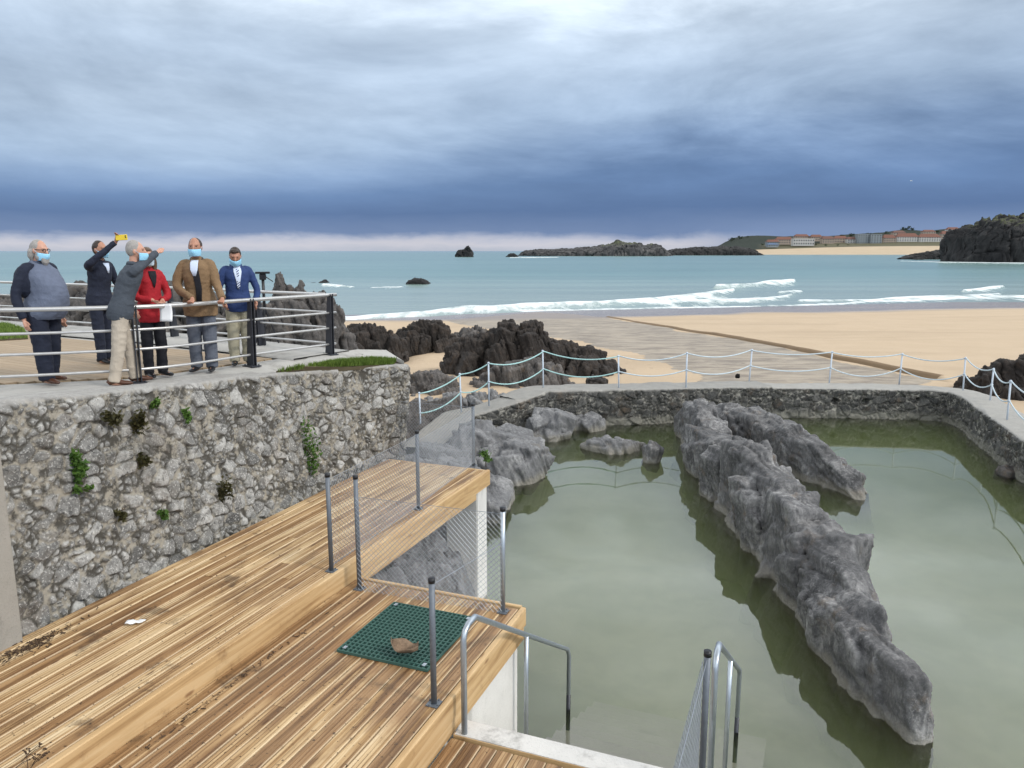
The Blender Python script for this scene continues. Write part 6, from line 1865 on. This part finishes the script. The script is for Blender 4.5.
# man in the grey blazer pointing to the right
f = foot(126, 384); Hh = height(f, 136, 240.5); y_ = yaw_to(0.78, 0.50); k_ = Hh / 1.75
tip = aty(156.5, 253, f[1] + .42); wl = to_local(tip, f, y_, k_)
S_ = np.array([.168, .36 * .5, 1.405]); d_ = wl - S_; d_ /= np.linalg.norm(d_)
person('grey haired man in grey blazer and beige trousers pointing with a straight arm', f, Hh, y_, dict(
    trousers='cloth_beige', shoes='shoe_brown', jacket='cloth_greyblazer', hem=.80, grow=.02, lean=.36, R=(tuple(S_ + (wl - S_) * .52), tuple(wl)), handR=(tuple(d_),), curlR=.1,
    L=((-.25, .02, 1.13), (-.24, .16, .90)), head=(-.25, 0.0), hair='hair_grey', mask='mask_blue', bald=.1, legw=1.05, step=-.13))

# woman in red
f = foot(156.5, 376.5); Hh = height(f, 157, 247.5); y_ = yaw_to(0.80, -0.60); k_ = Hh / 1.75
pp = aty(163, 300, f[1] - .22); wp = to_local(pp, f, y_, k_)
person('woman in a red jacket and black trousers holding white sheets of paper', f, Hh, y_, dict(
    trousers='cloth_black', shoes='shoe_black', jacket='cloth_red', hem=.76, shoulder=.145, fat=.9, R=((.22, .04, 1.12), (.07, .20, 1.06)), L=((-.23, .04, 1.12), (-.06, .20, 1.05)), curlR=.6, curlL=.6, handR=((-.5, .6, -.5),), handL=((.5, .6, -.5),),
    head=(-.4, .0), hair='hair_brown', mask='mask_white', fringe=.6,
    locks=[(((.06, -.03, .03), (.080, -.02, -.08), (.085, -.0, -.20)), (.045, .045, .02)), (((-.06, -.03, .03), (-.080, -.02, -.08), (-.085, -.0, -.20)), (.045, .045, .02)), (((0, -.08, .03), (0, -.09, -.10), (0, -.08, -.20)), (.07, .07, .03))],
    chest=[('blouse', 'cloth_black', [(1.22, -.006, .006), (1.30, -.03, .03), (1.38, -.05, .05), (1.44, -.05, .05)], .010)]))
def sheets(p):
    for i in range(1):
        P = np.zeros((8, 6, 3))
        for a in range(8):
            for b in range(6): P[a, b] = ((b / 5 - .5) * .155, .012 * math.sin(a * .5) + .006 * b, -a / 7 * .215)
        o = grid('paper_sheet', P @ rotz(-.25).T + p, 'paper'); o.modifiers.new('thickness', 'SOLIDIFY').thickness = .002
        tag(o, 'white sheets of paper hanging from the hand of the woman in red', 'paper')
sheets(aty(164, 304, f[1] - .26))

# man in the brown coat with both hands on the rail
f = foot(205, 371); Hh = height(f, 196, 237.5); y_ = yaw_to(0.12, -0.99); k_ = Hh / 1.75
h1 = to_local(aty(192, 303, f[1] - .42), f, y_, k_); h2 = to_local(aty(222, 303, f[1] - .28), f, y_, k_)
person('tall man in a brown coat and grey trousers leaning both hands on the railing', f, Hh, y_, dict(
    trousers='cloth_greytrouser', shoes='shoe_black', jacket='cloth_brown', hem=.74, grow=.026, flare=.035, sleeve=1.12, fat=1.06, lean=.05, collar='hair_dark',
    R=((.25, .08, 1.13), tuple(h1 + [0, -.03, .05])), L=((-.25, .08, 1.13), tuple(h2 + [0, -.03, .05])), handR=((0, .8, -.6),), handL=((0, .8, -.6),), curlR=.9, curlL=.9, sideR=(1, 0, 0), sideL=(1, 0, 0),
    head=(.05, .0), hair='hair_dark', bald=.5, mask='mask_blue', skin='skin_tan', legw=1.15,
    chest=[('sweater', 'cloth_black', [(.93, -.07, -.005), (1.10, -.075, .0), (1.30, -.06, .02), (1.40, -.045, .035)], .011), ('shirt', 'cloth_shirt', [(1.26, -.02, .01), (1.34, -.045, .045), (1.42, -.05, .05), (1.46, -.045, .045)], .017)]))

# man in the navy blazer with striped tie
f = foot(242, 364.5); Hh = height(f, 238, 246); y_ = yaw_to(0.45, -0.88)
person('man in a blue blazer with striped tie and khaki trousers looking down over the railing', f, Hh, y_, dict(
    trousers='cloth_khaki', shoes='shoe_black', jacket='cloth_blueblazer', hem=.80, grow=.02, fat=1.05,
    R=((.26, .03, 1.12), (.22, .16, .95)), L=((-.27, .03, 1.12), (-.22, .18, .95)), head=(-.15, .38), hair='hair_dark', fringe=.3, mask='mask_blue', skin='skin_tan', legw=1.15,
    chest=[('shirt', 'cloth_shirt', [(1.13, -.006, .006), (1.28, -.035, .035), (1.38, -.055, .055), (1.46, -.05, .05)], .009), ('tie', 'tie', [(1.13, -.008, .008), (1.18, -.024, .024), (1.36, -.014, .014), (1.42, -.018, .018)], .016)]))
